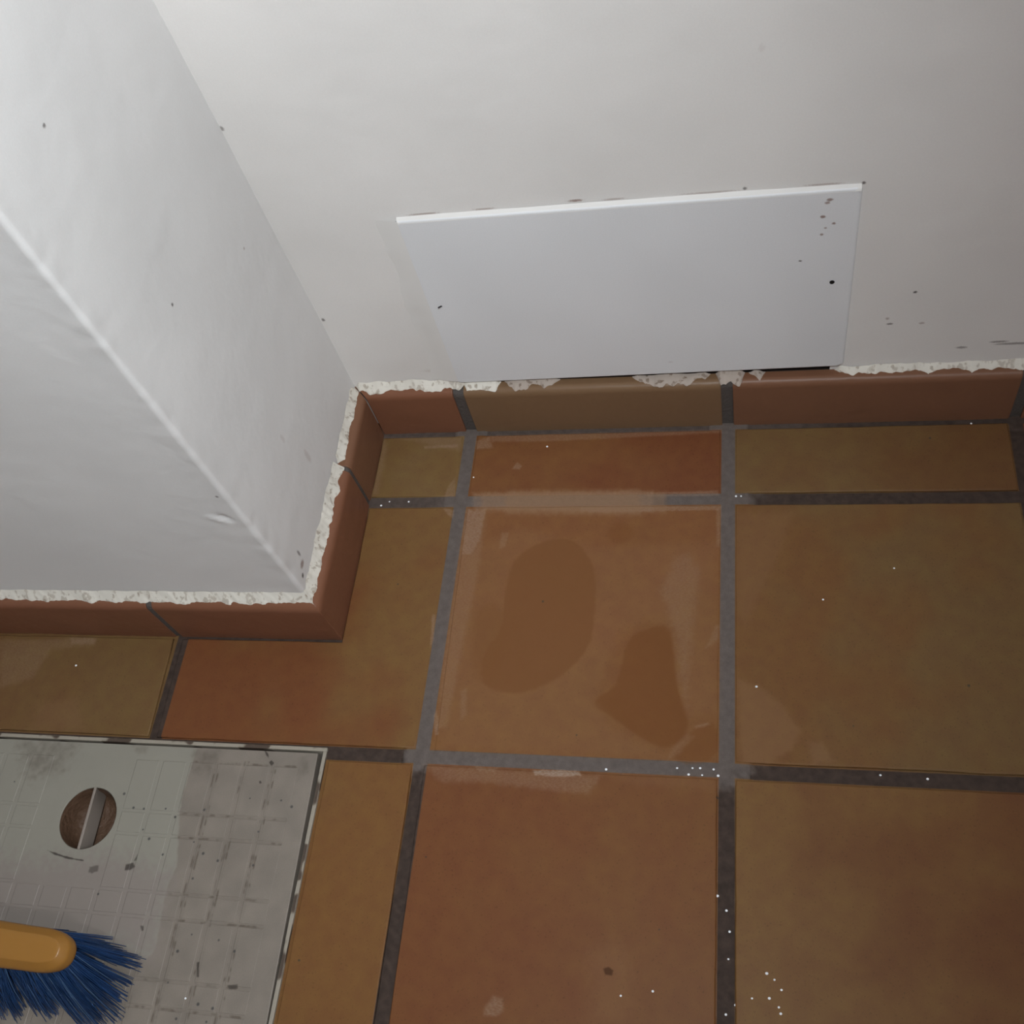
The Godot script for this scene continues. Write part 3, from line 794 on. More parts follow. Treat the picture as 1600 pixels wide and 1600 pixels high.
# ------------------------------------------------------------------ access panel
func build_panel(filler: Material) -> void:
	var t := group_node("access_panel", "", "flat white rectangular access panel fixed low on the white wall above the skirting", "panel")
	var at := Vector3(-0.001, 0.0805, WALL_Z)
	t.position = at
	var w := 0.4345
	var h := 0.2560
	var d := 0.0048
	var sp := []
	for q in [[0.406, 0.330, 0.0032, 0.002, STAIN, 0.55], [0.404, 0.3265, 0.0026, 0.0018, STAIN, 0.5], [0.401, 0.310, 0.0026, 0.002, STAIN, 0.65], [0.411, 0.301, 0.0018, 0.0015, STAIN, 0.6], [0.404, 0.296, 0.0015, 0.0012, STAIN, 0.45], [0.401, 0.288, 0.0018, 0.0015, STAIN, 0.55], [0.383, 0.255, 0.0018, 0.0012, DARK, 0.6], [0.25, 0.11, 0.003, 0.001, STAIN, 0.15]]:
		sp.append([q[0] - at.x, 0.27 - (q[1] - 0.0045 - at.y), q[2], q[3], q[4], q[5]])
	var m := StandardMaterial3D.new()
	m.albedo_texture = wall_map(sp, Color(0.872, 0.874, 0.882), 768, 0.45)
	m.roughness = 0.55
	m.uv1_scale = Vector3(1.0 / 0.45, 1.0 / 0.45, 1)
	# board with rounded edges
	var st := begin()
	var r := 0.0028
	var rings := []
	for q in [[0.0, 0.0, 0.0], [0.0, d - r, 0.0], [r * 0.29, d - r * 0.29, 0.7], [r, d, 1.0]]:
		var loop := []
		var i: float = q[0]
		var cr := 0.004
		for c in [[i + cr, i, -1, -1], [w - i - cr, i, 1, -1], [w - i, i + cr, 1, -1], [w - i, h - i - cr, 1, 1], [w - i - cr, h - i, 1, 1], [i + cr, h - i, -1, 1], [i, h - i - cr, -1, 1], [i, i + cr, -1, -1]]:
			var idx := loop.size()
			var side: Vector3 = [Vector3.DOWN, Vector3.DOWN, Vector3.RIGHT, Vector3.RIGHT, Vector3.UP, Vector3.UP, Vector3.LEFT, Vector3.LEFT][idx]
			var nr: Vector3 = side if q[2] == 0.0 else ((side + Vector3.BACK).normalized() if q[2] < 1.0 else Vector3.BACK)
			var yy: float = c[1] + (0.0055 * c[0] / w if c[1] < 0.1 else 0.0)   # the lower edge is cut slightly out of square
			loop.append([Vector3(c[0], yy, q[1]), nr, Vector2(c[0], 0.27 - yy)])
		rings.append(loop)
	for k in 3:
		for i in 8:
			quad_n(st, rings[k][i], rings[k][(i + 1) % 8], rings[k + 1][(i + 1) % 8], rings[k + 1][i])
	for i in range(1, 7):
		tri_n(st, rings[3][0], rings[3][i], rings[3][i + 1])
		tri_n(st, rings[0][0], rings[0][i], rings[0][i + 1])
	obj("board", st.commit(), m, t)
	# paint-filled upper and left edges
	for e in [[Vector3(0.003, h, 0), Vector3.RIGHT, Vector3.UP, w - 0.004, 0.0022, 0.0049, 5.0], [Vector3(0.0, 0.004, 0), Vector3.UP, Vector3.LEFT, h - 0.004, 0.0260, 0.0050, 15.0]]:
		var b := begin()
		var n := 110
		var cols := []
		for i in n + 1:
			var s := i / float(n)
			var wob := 1.0 + 0.25 * mid.get_noise_2d(s * 60.0, e[6])
			var col := []
			for k in 6:
				var f := k / 5.0
				var out_by: float = e[4] * wob * (1.0 - f) - 0.0036 * f
				col.append(e[0] + e[1] * e[3] * s + e[2] * out_by + Vector3.BACK * (e[5] * (smoothstep(0.0, 1.0, f) * 1.02 - 0.02 if e[6] > 10.0 else sin(f * PI / 2))))
			cols.append(col)
		for i in n:
			for k in 5:
				quad(b, cols[i][k], cols[i + 1][k], cols[i + 1][k + 1], cols[i][k + 1], e[2] + Vector3.BACK)
		b.index()
		b.generate_normals()
		obj("paint_fillet", b.commit(), filler, t)
	# nail on the left, on the right a dark disc that paints the shade inside a screw hole
	var nail := CylinderMesh.new()
	nail.top_radius = 0.0007; nail.bottom_radius = 0.0009; nail.height = 0.007; nail.radial_segments = 10
	var no := obj("nail", nail, mat(Color(0.22, 0.21, 0.22), 0.5, 0.5), t)
	no.position = Vector3(0.016, 0.1345, d + 0.0012)
	no.rotation = Vector3(deg_to_rad(62), 0, deg_to_rad(28))
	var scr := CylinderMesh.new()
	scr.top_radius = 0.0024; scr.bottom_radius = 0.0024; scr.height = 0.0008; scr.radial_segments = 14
	var so := obj("screw_hole_shade", scr, mat(Color(0.06, 0.055, 0.055), 0.7, 0.2), t)
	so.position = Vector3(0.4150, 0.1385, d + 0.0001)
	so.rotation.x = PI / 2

# ------------------------------------------------------------------ inspection cover
const LID_O := Vector2(-0.625, -0.006)
const HOLE := Vector2(-0.3625, 0.0835)
const HOLE_R := 0.0325
func lid_uv(x: float, z: float) -> Vector2:
	return Vector2((x - LID_O.x) / 0.525, (z - LID_O.y) / 0.525)

func lid_map() -> ImageTexture:
	var n := 900
	var px := PackedFloat32Array()
	px.resize(n * n * 3)
	var s := 0.525 / n
	var base := Color(0.505, 0.470, 0.432)
	for j in n:
		var z := LID_O.y + (j + 0.5) * s
		for i in n:
			var x := LID_O.x + (i + 0.5) * s
			var g := fine.get_noise_2d(x * 2200.0, z * 2200.0)
			var b := mid.get_noise_2d(x * 350.0, z * 350.0)
			var k := 1.0 + g * 0.04 + b * 0.07
			var c := Color(base.r * k, base.g * k, base.b * k)
			# grime caught in the grooves between the tread pads, in broken patches
			var gx := absf(fposmod(x + 0.161 + 0.01625, 0.0325) - 0.01625)
			var gz := fposmod(z - 0.073, 0.0805)
			var gd := minf(absf(gz), minf(absf(gz - 0.0245), absf(gz - 0.0805)))
			var patch := smoothstep(0.05, 0.5, mid.get_noise_2d(x * 800.0 + 50.0, z * 800.0))
			var patch2 := smoothstep(0.0, 0.5, mid.get_noise_2d(x * 900.0, z * 900.0 + 80.0))
			var strength := 0.62 if x > -0.256 else 0.12
			if x < -0.134 and z > 0.014:
				var a := 0.0
				var ge := absf(gx - 0.0022)
				if ge < 0.0014: a = maxf(a, (1.0 - smoothstep(0.0005, 0.0014, ge)) * (0.10 + patch * 0.85))
				if gx < 0.0022: a = maxf(a, patch * patch2 * 0.7)
				if gd < 0.0016: a = maxf(a, (1.0 - smoothstep(0.0006, 0.0016, gd)) * (0.10 + patch2 * 0.85))
				c = c.lerp(Color(0.30, 0.26, 0.22), a * strength)
			var at := (j * n + i) * 3
			px[at] = c.r; px[at + 1] = c.g; px[at + 2] = c.b
	var cols := [Color(0.565, 0.556, 0.512), Color(0.525, 0.485, 0.462), Color(0.37, 0.335, 0.298), Color(0.19, 0.165, 0.145)]
	for m in LID_MARKS:
		var p := to_poly(m[3])
		var lo := p[0]
		var hi := p[0]
		for q in p:
			lo = lo.min(q); hi = hi.max(q)
		var soft: float = m[1]
		for j in range(maxi(0, int((lo.y - soft * 2 - LID_O.y) / s)), mini(n, int((hi.y + soft * 2 - LID_O.y) / s) + 1)):
			for i in range(maxi(0, int((lo.x - soft * 2 - LID_O.x) / s)), mini(n, int((hi.x + soft * 2 - LID_O.x) / s) + 1)):
				var x := LID_O.x + (i + 0.5) * s
				var z := LID_O.y + (j + 0.5) * s
				var d := poly_dist(p, x, z) + mid.get_noise_2d(x * 1500.0, z * 1500.0) * soft * 0.9
				var a: float = (1.0 - smoothstep(-soft, soft, d)) * m[2]
				if a <= 0.0: continue
				if m[0] == 0: a *= 0.78
				if m[0] == 2: a *= 0.6 + 0.7 * mid.get_noise_2d(x * 1100.0, z * 1100.0)
				a = clampf(a, 0.0, 1.0)
				var c: Color = cols[m[0]]
				var at := (j * n + i) * 3
				px[at] = lerpf(px[at], c.r, a); px[at + 1] = lerpf(px[at + 1], c.g, a); px[at + 2] = lerpf(px[at + 2], c.b, a)
	for k in range(0, LID_SPECKS.size(), 2):
		var ci: float = (LID_SPECKS[k] - LID_O.x) / s
		var cj: float = (LID_SPECKS[k + 1] - LID_O.y) / s
		var r := 1.4 + (k * 7 % 5) * 0.25
		for j in range(int(cj) - 4, int(cj) + 5):
			for i in range(int(ci) - 4, int(ci) + 5):
				if i < 0 or j < 0 or i >= n or j >= n: continue
				var a := (1.0 - smoothstep(0.5, 1.0, Vector2(i - ci, j - cj).length() / (r * 1.4))) * 0.75
				var at := (j * n + i) * 3
				for q in 3: px[at + q] = lerpf(px[at + q], 0.2, a)
	var bytes := PackedByteArray()
	bytes.resize(n * n * 3)
	for i in n * n * 3: bytes[i] = clampi(int(px[i] * 255.0), 0, 255)
	return ImageTexture.create_from_image(Image.create_from_data(n, n, false, Image.FORMAT_RGB8, bytes))

func build_cover() -> void:
	var t := group_node("inspection_cover", "", "grimy white plastic inspection cover set flush in the tiled floor", "cover")
	var tex := lid_map()
	var m := StandardMaterial3D.new()
	m.albedo_texture = tex
	m.roughness = 0.5
	# frame
	var fm := mat(Color(0.62, 0.60, 0.56), 0.6)
	var n := FastNoiseLite.new()
	n.seed = 8; n.frequency = 0.012; n.fractal_octaves = 3
	var ni := n.get_seamless_image(256, 256)
	var fb := Image.create(256, 256, false, Image.FORMAT_RGB8)
	for j in 256:
		for i in 256:
			var v := smoothstep(0.30, 0.42, ni.get_pixel(i, j).r)
			fb.set_pixel(i, j, Color(0.30, 0.25, 0.21).lerp(Color(0.60, 0.57, 0.52), v))
	fm.albedo_color = Color.WHITE
	fm.albedo_texture = ImageTexture.create_from_image(fb)
	fm.uv1_triplanar = true
	fm.uv1_world_triplanar = true
	fm.uv1_scale = Vector3.ONE * 6.0
	var x0 := -0.6215
	var x1 := -0.1050
	var z0 := -0.0050
	var z1 := 0.5120
	var fw := 0.0042
	for r in [[x0, x1, z0, z0 + fw], [x0, x1, z1 - fw, z1], [x0, x0 + fw, z0 + fw, z1 - fw], [x1 - fw, x1, z0 + fw, z1 - fw]]:
		obj("frame_bar", slab_mesh([Vector2(r[0], r[2]), Vector2(r[1], r[2]), Vector2(r[1], r[3]), Vector2(r[0], r[3])], -0.062, 0.0002, 0.0007, 0.0003), fm, t)
	obj("frame_ledge", box_mesh(Vector3(x0 + 0.002, -0.0625, z0 + 0.002), Vector3(x1 - 0.002, -0.058, z1 - 0.002)), mat(Color(0.50, 0.46, 0.42), 0.8), t)
	# lid plate with the round grip hole
	var lid := Node3D.new()
	lid.name = "lid"
	t.add_child(lid)
	var lx0 := -0.6150
	var lz0 := 0.0016
	var lz1 := 0.5060
	var edge := func(z: float) -> float: return lerpf(-0.1150, -0.1095, clampf(z / 0.4, 0, 1))
	var yb := -0.0006
	var st := begin()
	var hb := 0.042
	var v := func(x: float, y: float, z: float, nr: Vector3) -> Array: return [Vector3(x, y, z), nr, lid_uv(x, z)]
	var rect := func(a: float, b: float, c: float, d: float) -> void:
		quad_n(st, v.call(a, yb, c, Vector3.UP), v.call(b, yb, c, Vector3.UP), v.call(b, yb, d, Vector3.UP), v.call(a, yb, d, Vector3.UP))
	var re := -0.125
	rect.call(lx0, HOLE.x - hb, lz0, lz1)
	rect.call(HOLE.x + hb, re, lz0, lz1)
	rect.call(HOLE.x - hb, HOLE.x + hb, lz0, HOLE.y - hb)
	rect.call(HOLE.x - hb, HOLE.x + hb, HOLE.y + hb, lz1)
	for k in 12:
		var za := lerpf(lz0, lz1, k / 12.0)
		var zc := lerpf(lz0, lz1, (k + 1) / 12.0)
		var ea: float = edge.call(za)
		var ec: float = edge.call(zc)
		quad_n(st, v.call(re, yb, za, Vector3.UP), v.call(ea - 0.001, yb, za, Vector3.UP), v.call(ec - 0.001, yb, zc, Vector3.UP), v.call(re, yb, zc, Vector3.UP))
		var nn := Vector3(0.8, 0.6, 0)
		quad_n(st, v.call(ea - 0.001, yb, za, Vector3.UP), v.call(ea, yb - 0.001, za, nn), v.call(ec, yb - 0.001, zc, nn), v.call(ec - 0.001, yb, zc, Vector3.UP))
		quad_n(st, v.call(ea, yb - 0.001, za, Vector3.RIGHT), v.call(ea, -0.052, za, Vector3.RIGHT), v.call(ec, -0.052, zc, Vector3.RIGHT), v.call(ec, yb - 0.001, zc, Vector3.RIGHT))
	quad_n(st, v.call(lx0, yb, lz0, Vector3.FORWARD), v.call(-0.115, yb, lz0, Vector3.FORWARD), v.call(-0.115, -0.052, lz0, Vector3.FORWARD), v.call(lx0, -0.052, lz0, Vector3.FORWARD))
	var seg := 48
	for k in seg:
		var ring := []
		for e in [k, k + 1]:
			var a: float = e * TAU / seg + PI / 4
			var dir := Vector2(cos(a), sin(a))
			var sq := dir * (hb / maxf(absf(dir.x), absf(dir.y)))
			ring.append([HOLE + sq, HOLE + dir * (HOLE_R + 0.0012), HOLE + dir * HOLE_R, Vector3(-dir.x, 0, -dir.y)])
		var r0: Array = ring[0]
		var r1: Array = ring[1]
		quad_n(st, v.call(r0[0].x, yb, r0[0].y, Vector3.UP), v.call(r1[0].x, yb, r1[0].y, Vector3.UP), v.call(r1[1].x, yb, r1[1].y, Vector3.UP), v.call(r0[1].x, yb, r0[1].y, Vector3.UP))
		quad_n(st, v.call(r0[1].x, yb, r0[1].y, Vector3.UP), v.call(r1[1].x, yb, r1[1].y, Vector3.UP), v.call(r1[2].x, yb - 0.0012, r1[2].y, r1[3]), v.call(r0[2].x, yb - 0.0012, r0[2].y, r0[3]))
	obj("plate", st.commit(), m, lid)
	# cup under the hole, caked with brown dirt
	var cup := begin()
	var prof := [[HOLE_R, yb - 0.0011], [HOLE_R - 0.001, -0.006], [HOLE_R - 0.002, -0.018], [HOLE_R - 0.006, -0.031], [HOLE_R - 0.016, -0.036], [0.0, -0.035]]
	for k in 40:
		for q in prof.size() - 1:
			var c4 := []
			for e in [[k, q], [k + 1, q], [k + 1, q + 1], [k, q + 1]]:
				var a: float = e[0] % 40 * TAU / 40
				var rr: float = prof[e[1]][0]
				var nz := mid.get_noise_2d(cos(a) * 60.0 + e[1] * 20.0, sin(a) * 60.0) * (0.0 if e[1] == 0 or rr == 0.0 else 0.0022)
				c4.append(Vector3(HOLE.x + cos(a) * (rr + nz * 0.5), prof[e[1]][1] + nz, HOLE.y + sin(a) * (rr + nz * 0.5)))
			var mid_p: Vector3 = (c4[0] + c4[2]) * 0.5
			quad(cup, c4[0], c4[1], c4[2], c4[3], Vector3(HOLE.x, 0.01, HOLE.y) - mid_p)
	cup.index()
	cup.generate_normals()
	var dirt := mat(Color(0.36, 0.27, 0.205), 0.55)
	relief(dirt, 0.03, 6.0, 9.0, 12)
	obj("grip_cup", cup.commit(), dirt, lid)
	var bar := slab_mesh([Vector2(HOLE.x - 0.0033, HOLE.y - HOLE_R - 0.0004), Vector2(HOLE.x - 0.0001, HOLE.y - HOLE_R - 0.0004), Vector2(HOLE.x + 0.0019, HOLE.y + HOLE_R + 0.0004), Vector2(HOLE.x - 0.0013, HOLE.y + HOLE_R + 0.0004)], -0.0225, yb + 0.0001, 0.0006, 0.0002)
	var bm := mat(Color(0.56, 0.52, 0.485), 0.55)
	obj("grip_bar", bar, bm, lid)
	# raised tread pads
	var rows := []
	var zz := 0.0165
	while zz < 0.48:
		rows.append([zz + 0.0014, zz + 0.0565 - 0.0014])
		rows.append([zz + 0.0565 + 0.0014, zz + 0.0805 - 0.0014])
		zz += 0.0805
	for col in 15:
		var px1 := -0.134 - col * 0.0325
		var px0 := px1 - 0.0275
		for r in rows:
			if r[1] > lz1 - 0.006 or px0 < lx0: continue
			var near := Vector2(clampf(HOLE.x, px0, px1), clampf(HOLE.y, r[0], r[1]))
			if near.distance_to(HOLE) < HOLE_R + 0.003: continue
			var ps := begin()
			var hgt := 0.0002
			var sl := 0.0006
			var lo := [v.call(px0, yb, r[0], Vector3.ZERO), v.call(px1, yb, r[0], Vector3.ZERO), v.call(px1, yb, r[1], Vector3.ZERO), v.call(px0, yb, r[1], Vector3.ZERO)]
			var hi := [v.call(px0 + sl, yb + hgt, r[0] + sl, Vector3.UP), v.call(px1 - sl, yb + hgt, r[0] + sl, Vector3.UP), v.call(px1 - sl, yb + hgt, r[1] - sl, Vector3.UP), v.call(px0 + sl, yb + hgt, r[1] - sl, Vector3.UP)]
			quad_n(ps, hi[0], hi[1], hi[2], hi[3])
			var sides := [Vector3(0, 0.8, -0.6), Vector3(0.6, 0.8, 0), Vector3(0, 0.8, 0.6), Vector3(-0.6, 0.8, 0)]
			for k in 4:
				var k2 := (k + 1) % 4
				quad_n(ps, [lo[k][0], sides[k], lo[k][2]], [lo[k2][0], sides[k], lo[k2][2]], [hi[k2][0], sides[k], hi[k2][2]], [hi[k][0], sides[k], hi[k][2]])
			obj("tread_pad", ps.commit(), m, lid)

# ------------------------------------------------------------------ broom
func build_broom() -> void:
	var t := group_node("broom", "", "yellow-orange broom head with splayed blue bristles resting on the inspection cover", "broom")
	t.position = Vector3(-0.425, 0.0, 0.219)
	t.rotation.y = deg_to_rad(-2.0)
	var hw := 0.0215
	var hl := 0.128
	var outline := []
	var n := 72
	for k in n:
		var a := k * TAU / n
		var c := cos(a)
		var s := sin(a)
		# long body with round ends and a slight waist
		var x := signf(c) * (hl - hw * 1.1) + hw * 1.1 * c if absf(c) > 0.02 else 0.0
		var zz := hw * signf(s) * pow(absf(s), 0.85)
		x = (hl) * signf(c) * pow(absf(c), 0.26)
		var waist := 1.0 - 0.07 * exp(-pow((absf(x) - 0.075) / 0.025, 2.0))
		outline.append(Vector2(x, zz * waist))
	var st := begin()
	var rings := [[0.0035, 0.046, -0.5], [0.0008, 0.0475, -0.2], [0.0, 0.052, 0.0], [0.0, 0.058, 0.15], [0.0010, 0.0600, 0.45], [0.0020, 0.0612, 0.62], [0.0070, 0.0655, 0.70], [0.0082, 0.0662, 0.95], [0.0130, 0.0664, 1.0]]
	var loops := []
	for r in rings:
		var loop := []
		for k in n:
			var p: Vector2 = outline[k]
			var e: Vector2 = outline[(k + 1) % n] - outline[(k + n - 1) % n]
			var o := Vector2(e.y, -e.x).normalized()
			var spine := Vector2(clampf(p.x, -hl + hw, hl - hw), 0)
			var dirn := (p - spine).normalized()
			var d: float = r[0]
			var q := p - dirn * d
			var up: float = r[2]
			loop.append([Vector3(q.x, r[1], q.y), (Vector3(o.x, 0, o.y) * sqrt(maxf(0.0, 1.0 - up * up)) + Vector3.UP * up).normalized(), Vector2(q.x * 4.0, q.y * 4.0)])
		loops.append(loop)
	for k in rings.size() - 1:
		for i in n:
			quad_n(st, loops[k][i], loops[k][(i + 1) % n], loops[k + 1][(i + 1) % n], loops[k + 1][i])
	for i in n:
		tri_n(st, loops[-1][i], loops[-1][(i + 1) % n], [Vector3(0, 0.0664, 0), Vector3.UP, Vector2.ZERO])
		tri_n(st, [loops[0][i][0], Vector3.DOWN, Vector2.ZERO], [loops[0][(i + 1) % n][0], Vector3.DOWN, Vector2.ZERO], [Vector3(0, 0.046, 0), Vector3.DOWN, Vector2.ZERO])
	var bm := mat(Color(0.60, 0.42, 0.18), 0.36)
	obj("block", st.commit(), bm, t)
	# bristles in tufts, splayed outwards by use
	var bs := begin()
	var tufts := []
	var nx := 26
	for i in nx:
		for j in 6:
			var u := lerpf(-hl + 0.008, hl - 0.008, i / float(nx - 1))
			var w := lerpf(-hw + 0.005, hw - 0.005, j / 5.0)
			var endd := absf(u) - (hl - hw)
			if endd > 0.0 and Vector2(endd, w).length() > hw - 0.004: continue
			tufts.append(Vector2(u, w))
	for tf in tufts:
		var shade := rng.randf_range(0.75, 1.2)
		var tx := rng.randf_range(-0.006, 0.006)
		var tz := rng.randf_range(-0.006, 0.006)
		for s in 24:
			var b := Vector2(tf.x + rng.randf_range(-0.0022, 0.0022), tf.y + rng.randf_range(-0.0022, 0.0022))
			var u := b.x / hl
			var w := b.y / hw
			var ex: float = b.x + signf(u) * pow(absf(u), 3.0) * 0.048 + tx + rng.randf_range(-0.005, 0.005) + 0.008
			var ez: float = b.y + (w * 0.5 + 0.5) * 0.040 - (0.5 - w * 0.5) * 0.001 + tz + rng.randf_range(-0.005, 0.005)
			var ey := rng.randf_range(0.0016, 0.006) + (0.012 if rng.randf() < 0.06 else 0.0)
			var p0 := Vector3(b.x, 0.047, b.y)
			var p2 := Vector3(ex, ey, ez)
			var p1 := p0.lerp(p2, 0.5) + Vector3((ex - b.x) * 0.12, 0.004, (ez - b.y) * 0.12)
			var k: float = shade * rng.randf_range(0.8, 1.25)
			var col := Color(0.030 * k, 0.085 * k, 0.235 * k)
			if rng.randf() < 0.06: col = Color(0.12, 0.22, 0.40)
			var prev := []
			for q in 4:
				var f := q / 3.0
				var c := p0.lerp(p1, f).lerp(p1.lerp(p2, f), f)
				var r := lerpf(0.00055, 0.00036, f)
				var loop := []
				for e in 3:
					var a: float = e * TAU / 3.0
					var o := Vector3(cos(a), 0.0, sin(a))
					loop.append([c + o * r, o, Vector2.ZERO])
				if q > 0:
					for e in 3:
						bs.set_color(col)
						quad_n(bs, prev[e], prev[(e + 1) % 3], loop[(e + 1) % 3], loop[e])
				prev = loop
	var sm := mat(Color.WHITE, 0.42)
	sm.vertex_color_use_as_albedo = true
	var bo := obj("bristles", bs.commit(), sm, t)
	tag(bo, "stuff", "splayed blue bristles")

# ------------------------------------------------------------------ water drops left by the cleaning
func build_drops() -> void:
	var m := StandardMaterial3D.new()
	m.albedo_color = Color(0.97, 0.98, 1.0)
	m.roughness = 0.02
	m.refraction_enabled = true
	m.refraction_scale = 0.033
	var st := begin()
	var prof := []
	for k in 6:
		var a := k / 5.0 * PI / 2
		prof.append([cos(a), sin(a) * 0.62])
	for k in 12:
		for q in 5:
			var c4 := []
			for e in [[k, q], [k + 1, q], [k + 1, q + 1], [k, q + 1]]:
				var a: float = e[0] * TAU / 12
				c4.append(Vector3(cos(a) * prof[e[1]][0], prof[e[1]][1], sin(a) * prof[e[1]][0]))
			var vs := []
			for p in c4: vs.append([p, Vector3(p.x, p.y / 0.38, p.z).normalized(), Vector2.ZERO])
			quad_n(st, vs[0], vs[1], vs[2], vs[3])
		var a0 := k * TAU / 12
		var a1 := (k + 1) * TAU / 12
		tri_n(st, [Vector3.ZERO, Vector3.DOWN, Vector2.ZERO], [Vector3(cos(a0), 0, sin(a0)), Vector3.DOWN, Vector2.ZERO], [Vector3(cos(a1), 0, sin(a1)), Vector3.DOWN, Vector2.ZERO])
	var mesh := st.commit()
	for k in range(0, DROPS.size(), 2):
		var x: float = DROPS[k]
		var z: float = DROPS[k + 1]
		var r := 0.0010 + 0.0004 * ((k * 5) % 7) / 6.0
		var o := obj("water_drop", mesh, m, self)
		var on_joint := not in_tile(x, z, 0.0) and not in_cover(x, z)
		var y := 0.0003
		if on_joint: y = lerpf(-0.0024, -0.0004, freshness(x, z))
		o.position = Vector3(x, y, z)
		o.scale = Vector3(r, r, r * 0.9)
		var where := "on a floor tile"
		var cell := Vector2i(floori(x / P), floori(z / P))
		if in_cover(x, z): where = "on the grimy inspection cover"
		elif on_joint and absf(x - P) < 0.02 and z > 0.02: where = "in the dark part of the long joint running to the wall"
		elif on_joint and absf(x - P) < 0.03 and z < -0.2: where = "where the long joint meets the joint near the skirting"
		elif on_joint and absf(z) < 0.02 and x < P + 0.02: where = "in the pale joint in front of the stained tile"
		elif on_joint and absf(z) < 0.02: where = "in the dark joint past the stained tile"
		elif on_joint: where = "in the joint beside the pier skirting"
		elif cell == Vector2i(1, -1): where = "on the large olive tile beside the stained tile"
		elif cell == Vector2i(1, 0): where = "on the brown tile across the joint from the red-brown one"
		elif cell == Vector2i(0, 0): where = "on the red-brown tile in front of the stained one"
		elif cell == Vector2i(0, -2): where = "on the narrow red tile under the access panel"
		elif cell == Vector2i(1, -2): where = "on the narrow olive tile along the skirting"
		elif cell == Vector2i(0, -1): where = "on the stained tile with damp patches"
		elif cell == Vector2i(-2, -1): where = "on the tile in front of the pier"
		tag(o, "", "tiny clear water drop " + where, "water drop", "water drops " + where)

# ------------------------------------------------------------------ added lamps
func build_flash_stand_in() -> void:
	var t := group_node("flash_stand_in_lamp", "", "added hooded hanging lamp standing in for the camera flash", "lamp")  # invented fixture, out of view; its beam replaces the flash beside the lens
	t.position = LAMP_AT
	var dir := (LAMP_AIM - LAMP_AT).normalized()
	var head := Node3D.new()
	head.name = "head"
	t.add_child(head)
	head.basis = Basis.looking_at(dir, Vector3.UP)
	var st := begin()
	var prof := [[0.012, 0.085], [0.022, 0.080], [0.024, 0.045], [0.045, 0.010], [0.060, -0.030], [0.062, -0.030], [0.047, 0.011], [0.026, 0.047]]
	for k in 32:
		for q in prof.size() - 1:
			var c4 := []
			for e in [[k, q], [k + 1, q], [k + 1, q + 1], [k, q + 1]]:
				var a: float = (e[0] % 32) * TAU / 32
				c4.append(Vector3(cos(a) * prof[e[1]][0], sin(a) * prof[e[1]][0], prof[e[1]][1]))
			var c: Vector3 = (c4[0] + c4[2]) * 0.5
			quad(st, c4[0], c4[1], c4[2], c4[3], Vector3(c.x, c.y, 0) * (1.0 if q < 4 else 1.0))
	st.index()
	st.generate_normals()
	obj("hood", st.commit(), mat(Color(0.7, 0.7, 0.7), 0.4, 0.6), head)
	var bulb := SphereMesh.new()
	bulb.radius = 0.02; bulb.height = 0.04
	var em := mat(Color(1, 1, 1), 0.5)
	em.emission_enabled = true
	em.emission = Color(1.0, 0.98, 0.95)
	em.emission_energy_multiplier = 6.0
	var bo := obj("bulb", bulb, em, head)
	bo.position = Vector3(0, 0, -0.004)
	var cord := CylinderMesh.new()
	cord.top_radius = 0.003; cord.bottom_radius = 0.003; cord.height = ROOM_H - LAMP_AT.y - 0.03
	var co := obj("cord", cord, mat(Color(0.05, 0.05, 0.05), 0.6), t)
	co.position = Vector3(0, (ROOM_H - LAMP_AT.y) * 0.5 + 0.015, 0) - dir * 0.07 * Vector3(1, 0, 1)
	var l := SpotLight3D.new()
	l.name = "flash_stand_in_light"
	t.add_child(l)
	l.basis = Basis.looking_at(dir, Vector3.UP)
	l.position = dir * 0.035
	l.light_color = Color(0.955, 0.985, 1.0)
	l.light_energy = LAMP_ENERGY
	l.spot_angle = LAMP_CONE
	l.spot_angle_attenuation = 1.0
	l.spot_range = 6.0
	l.spot_attenuation = 2.0
	l.light_size = 0.03
	l.shadow_enabled = true

const LAMP_ENERGY := 0.88
const LAMP_CONE := 52.0
const FILL_ENERGY := 0.58

func build_added_ceiling_lamp() -> void:
	var t := group_node("added_ceiling_lamp", "", "added round white globe lamp on the ceiling for fill light", "lamp")  # unseen lamp added to lift the ambient light
	t.position = Vector3(0.9, ROOM_H, 1.0)
	var rose := CylinderMesh.new()
	rose.top_radius = 0.06; rose.bottom_radius = 0.055; rose.height = 0.03
	obj("rose", rose, mat(Color(0.85, 0.85, 0.85), 0.5), t).position.y = -0.015
	var g := SphereMesh.new()
	g.radius = 0.07; g.height = 0.14
	var em := mat(Color(1, 1, 1), 0.4)
	em.emission_enabled = true
	em.emission = Color(1.0, 0.98, 0.95)
	em.emission_energy_multiplier = 2.0
	obj("globe", g, em, t).position.y = -0.095
	var l := OmniLight3D.new()
	l.name = "added_fill_light"
	t.add_child(l)
	l.position.y = -0.095
	l.light_color = Color(0.98, 0.985, 1.0)
	l.light_energy = FILL_ENERGY
	l.omni_range = 7.0
	l.omni_attenuation = 2.0
	l.light_size = 0.07
	l.shadow_enabled = true

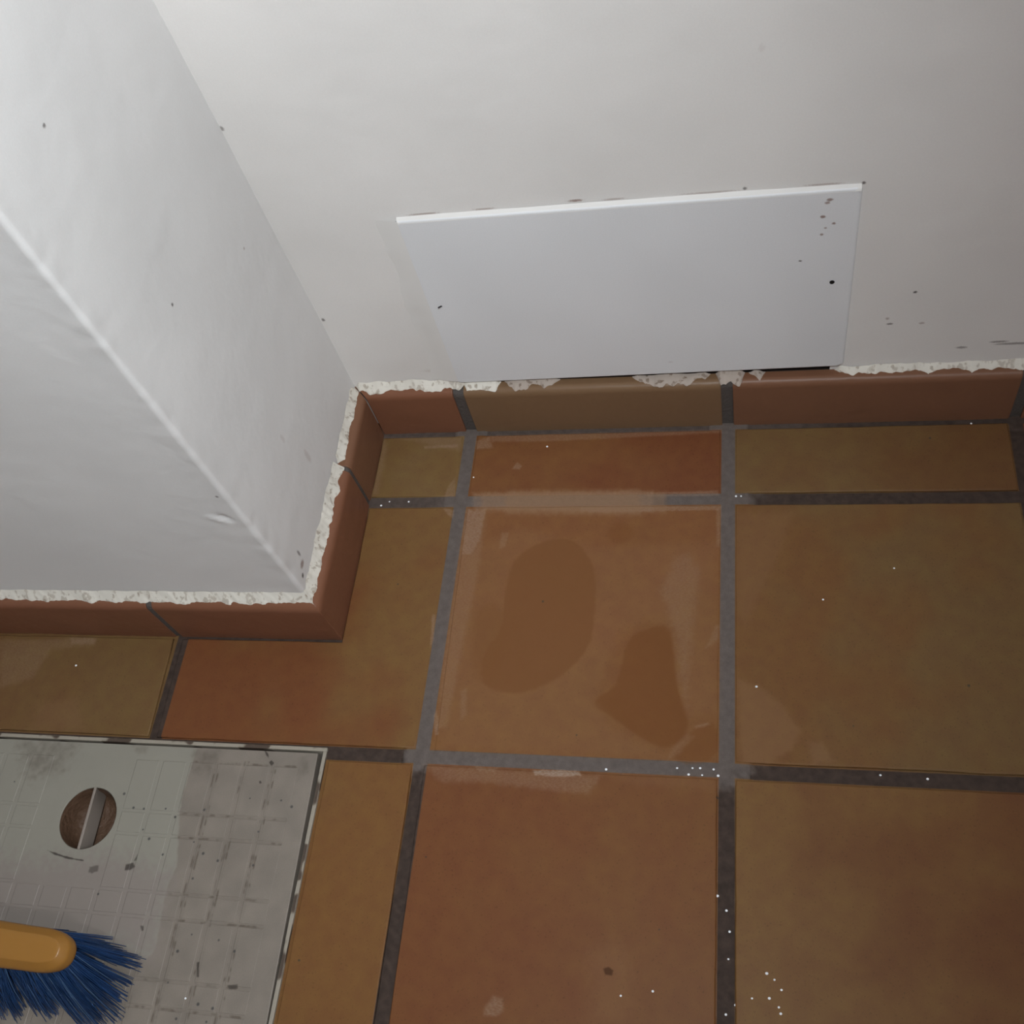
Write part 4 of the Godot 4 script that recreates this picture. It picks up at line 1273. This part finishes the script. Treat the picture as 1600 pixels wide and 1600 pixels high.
func _ready() -> void:
	var cam := Camera3D.new()
	cam.name = "camera"
	cam.transform = Transform3D(Basis(Vector3(0.975075, -0.194495, -0.106769), Vector3(0.007704, 0.510605, -0.859781), Vector3(0.221740, 0.837529, 0.499376)), Vector3(0.33473, 1.02236, 0.31518))
	cam.fov = 52.0379
	cam.near = 0.02
	cam.current = true
	add_child(cam)
	var env := Environment.new()
	env.background_mode = Environment.BG_COLOR
	env.background_color = Color(0.02, 0.02, 0.02)
	env.tonemap_mode = Environment.TONE_MAPPER_LINEAR
	env.tonemap_exposure = 1.09
	env.sdfgi_enabled = true
	env.ssao_enabled = true
	env.ssil_enabled = true
	var we := WorldEnvironment.new()
	we.environment = env
	add_child(we)

	rng.seed = 42
	fine.seed = 1; fine.frequency = 0.35; fine.fractal_octaves = 2
	mid.seed = 2; mid.frequency = 0.06; mid.fractal_octaves = 3
	low.seed = 3; low.frequency = 0.02; low.fractal_octaves = 2

	build_flash_stand_in()
	build_added_ceiling_lamp()
	build_walls()
	build_floor()
	var clay := []
	for c in [Color(0.465, 0.325, 0.245), Color(0.475, 0.315, 0.235), Color(0.465, 0.362, 0.268)]:
		var m := mat(c, 0.38)
		m.metallic_specular = 0.35
		relief(m, 0.012, 1.2, 2.5, 4)
		clay.append(m)
	var grout := mat(Color(0.30, 0.275, 0.26), 0.8)
	relief(grout, 0.05, 3.0, 8.0, 9)
	var filler := mat(Color(0.835, 0.815, 0.775), 0.75)
	var filler_dirty := mat(Color(0.66, 0.61, 0.57), 0.85)
	for fl in [filler, filler_dirty]:
		var fn := FastNoiseLite.new()
		fn.seed = 31; fn.frequency = 0.035; fn.fractal_octaves = 4
		var ni := fn.get_seamless_image(512, 512)
		var fi := Image.create(512, 512, false, Image.FORMAT_RGB8)
		for j in 512:
			for i in 512:
				var v := smoothstep(0.20, 0.34, ni.get_pixel(i, j).r)
				fi.set_pixel(i, j, Color(0.66, 0.60, 0.55).lerp(Color(1, 1, 1), v))
		fl.albedo_texture = ImageTexture.create_from_image(fi)
		fl.uv1_triplanar = true
		fl.uv1_world_triplanar = true
		fl.uv1_scale = Vector3.ONE * 5.0
	build_skirting(clay, grout, filler, filler_dirty)
	build_panel(mat(Color(0.872, 0.862, 0.850), 0.8))
	build_cover()
	build_broom()
	build_drops()
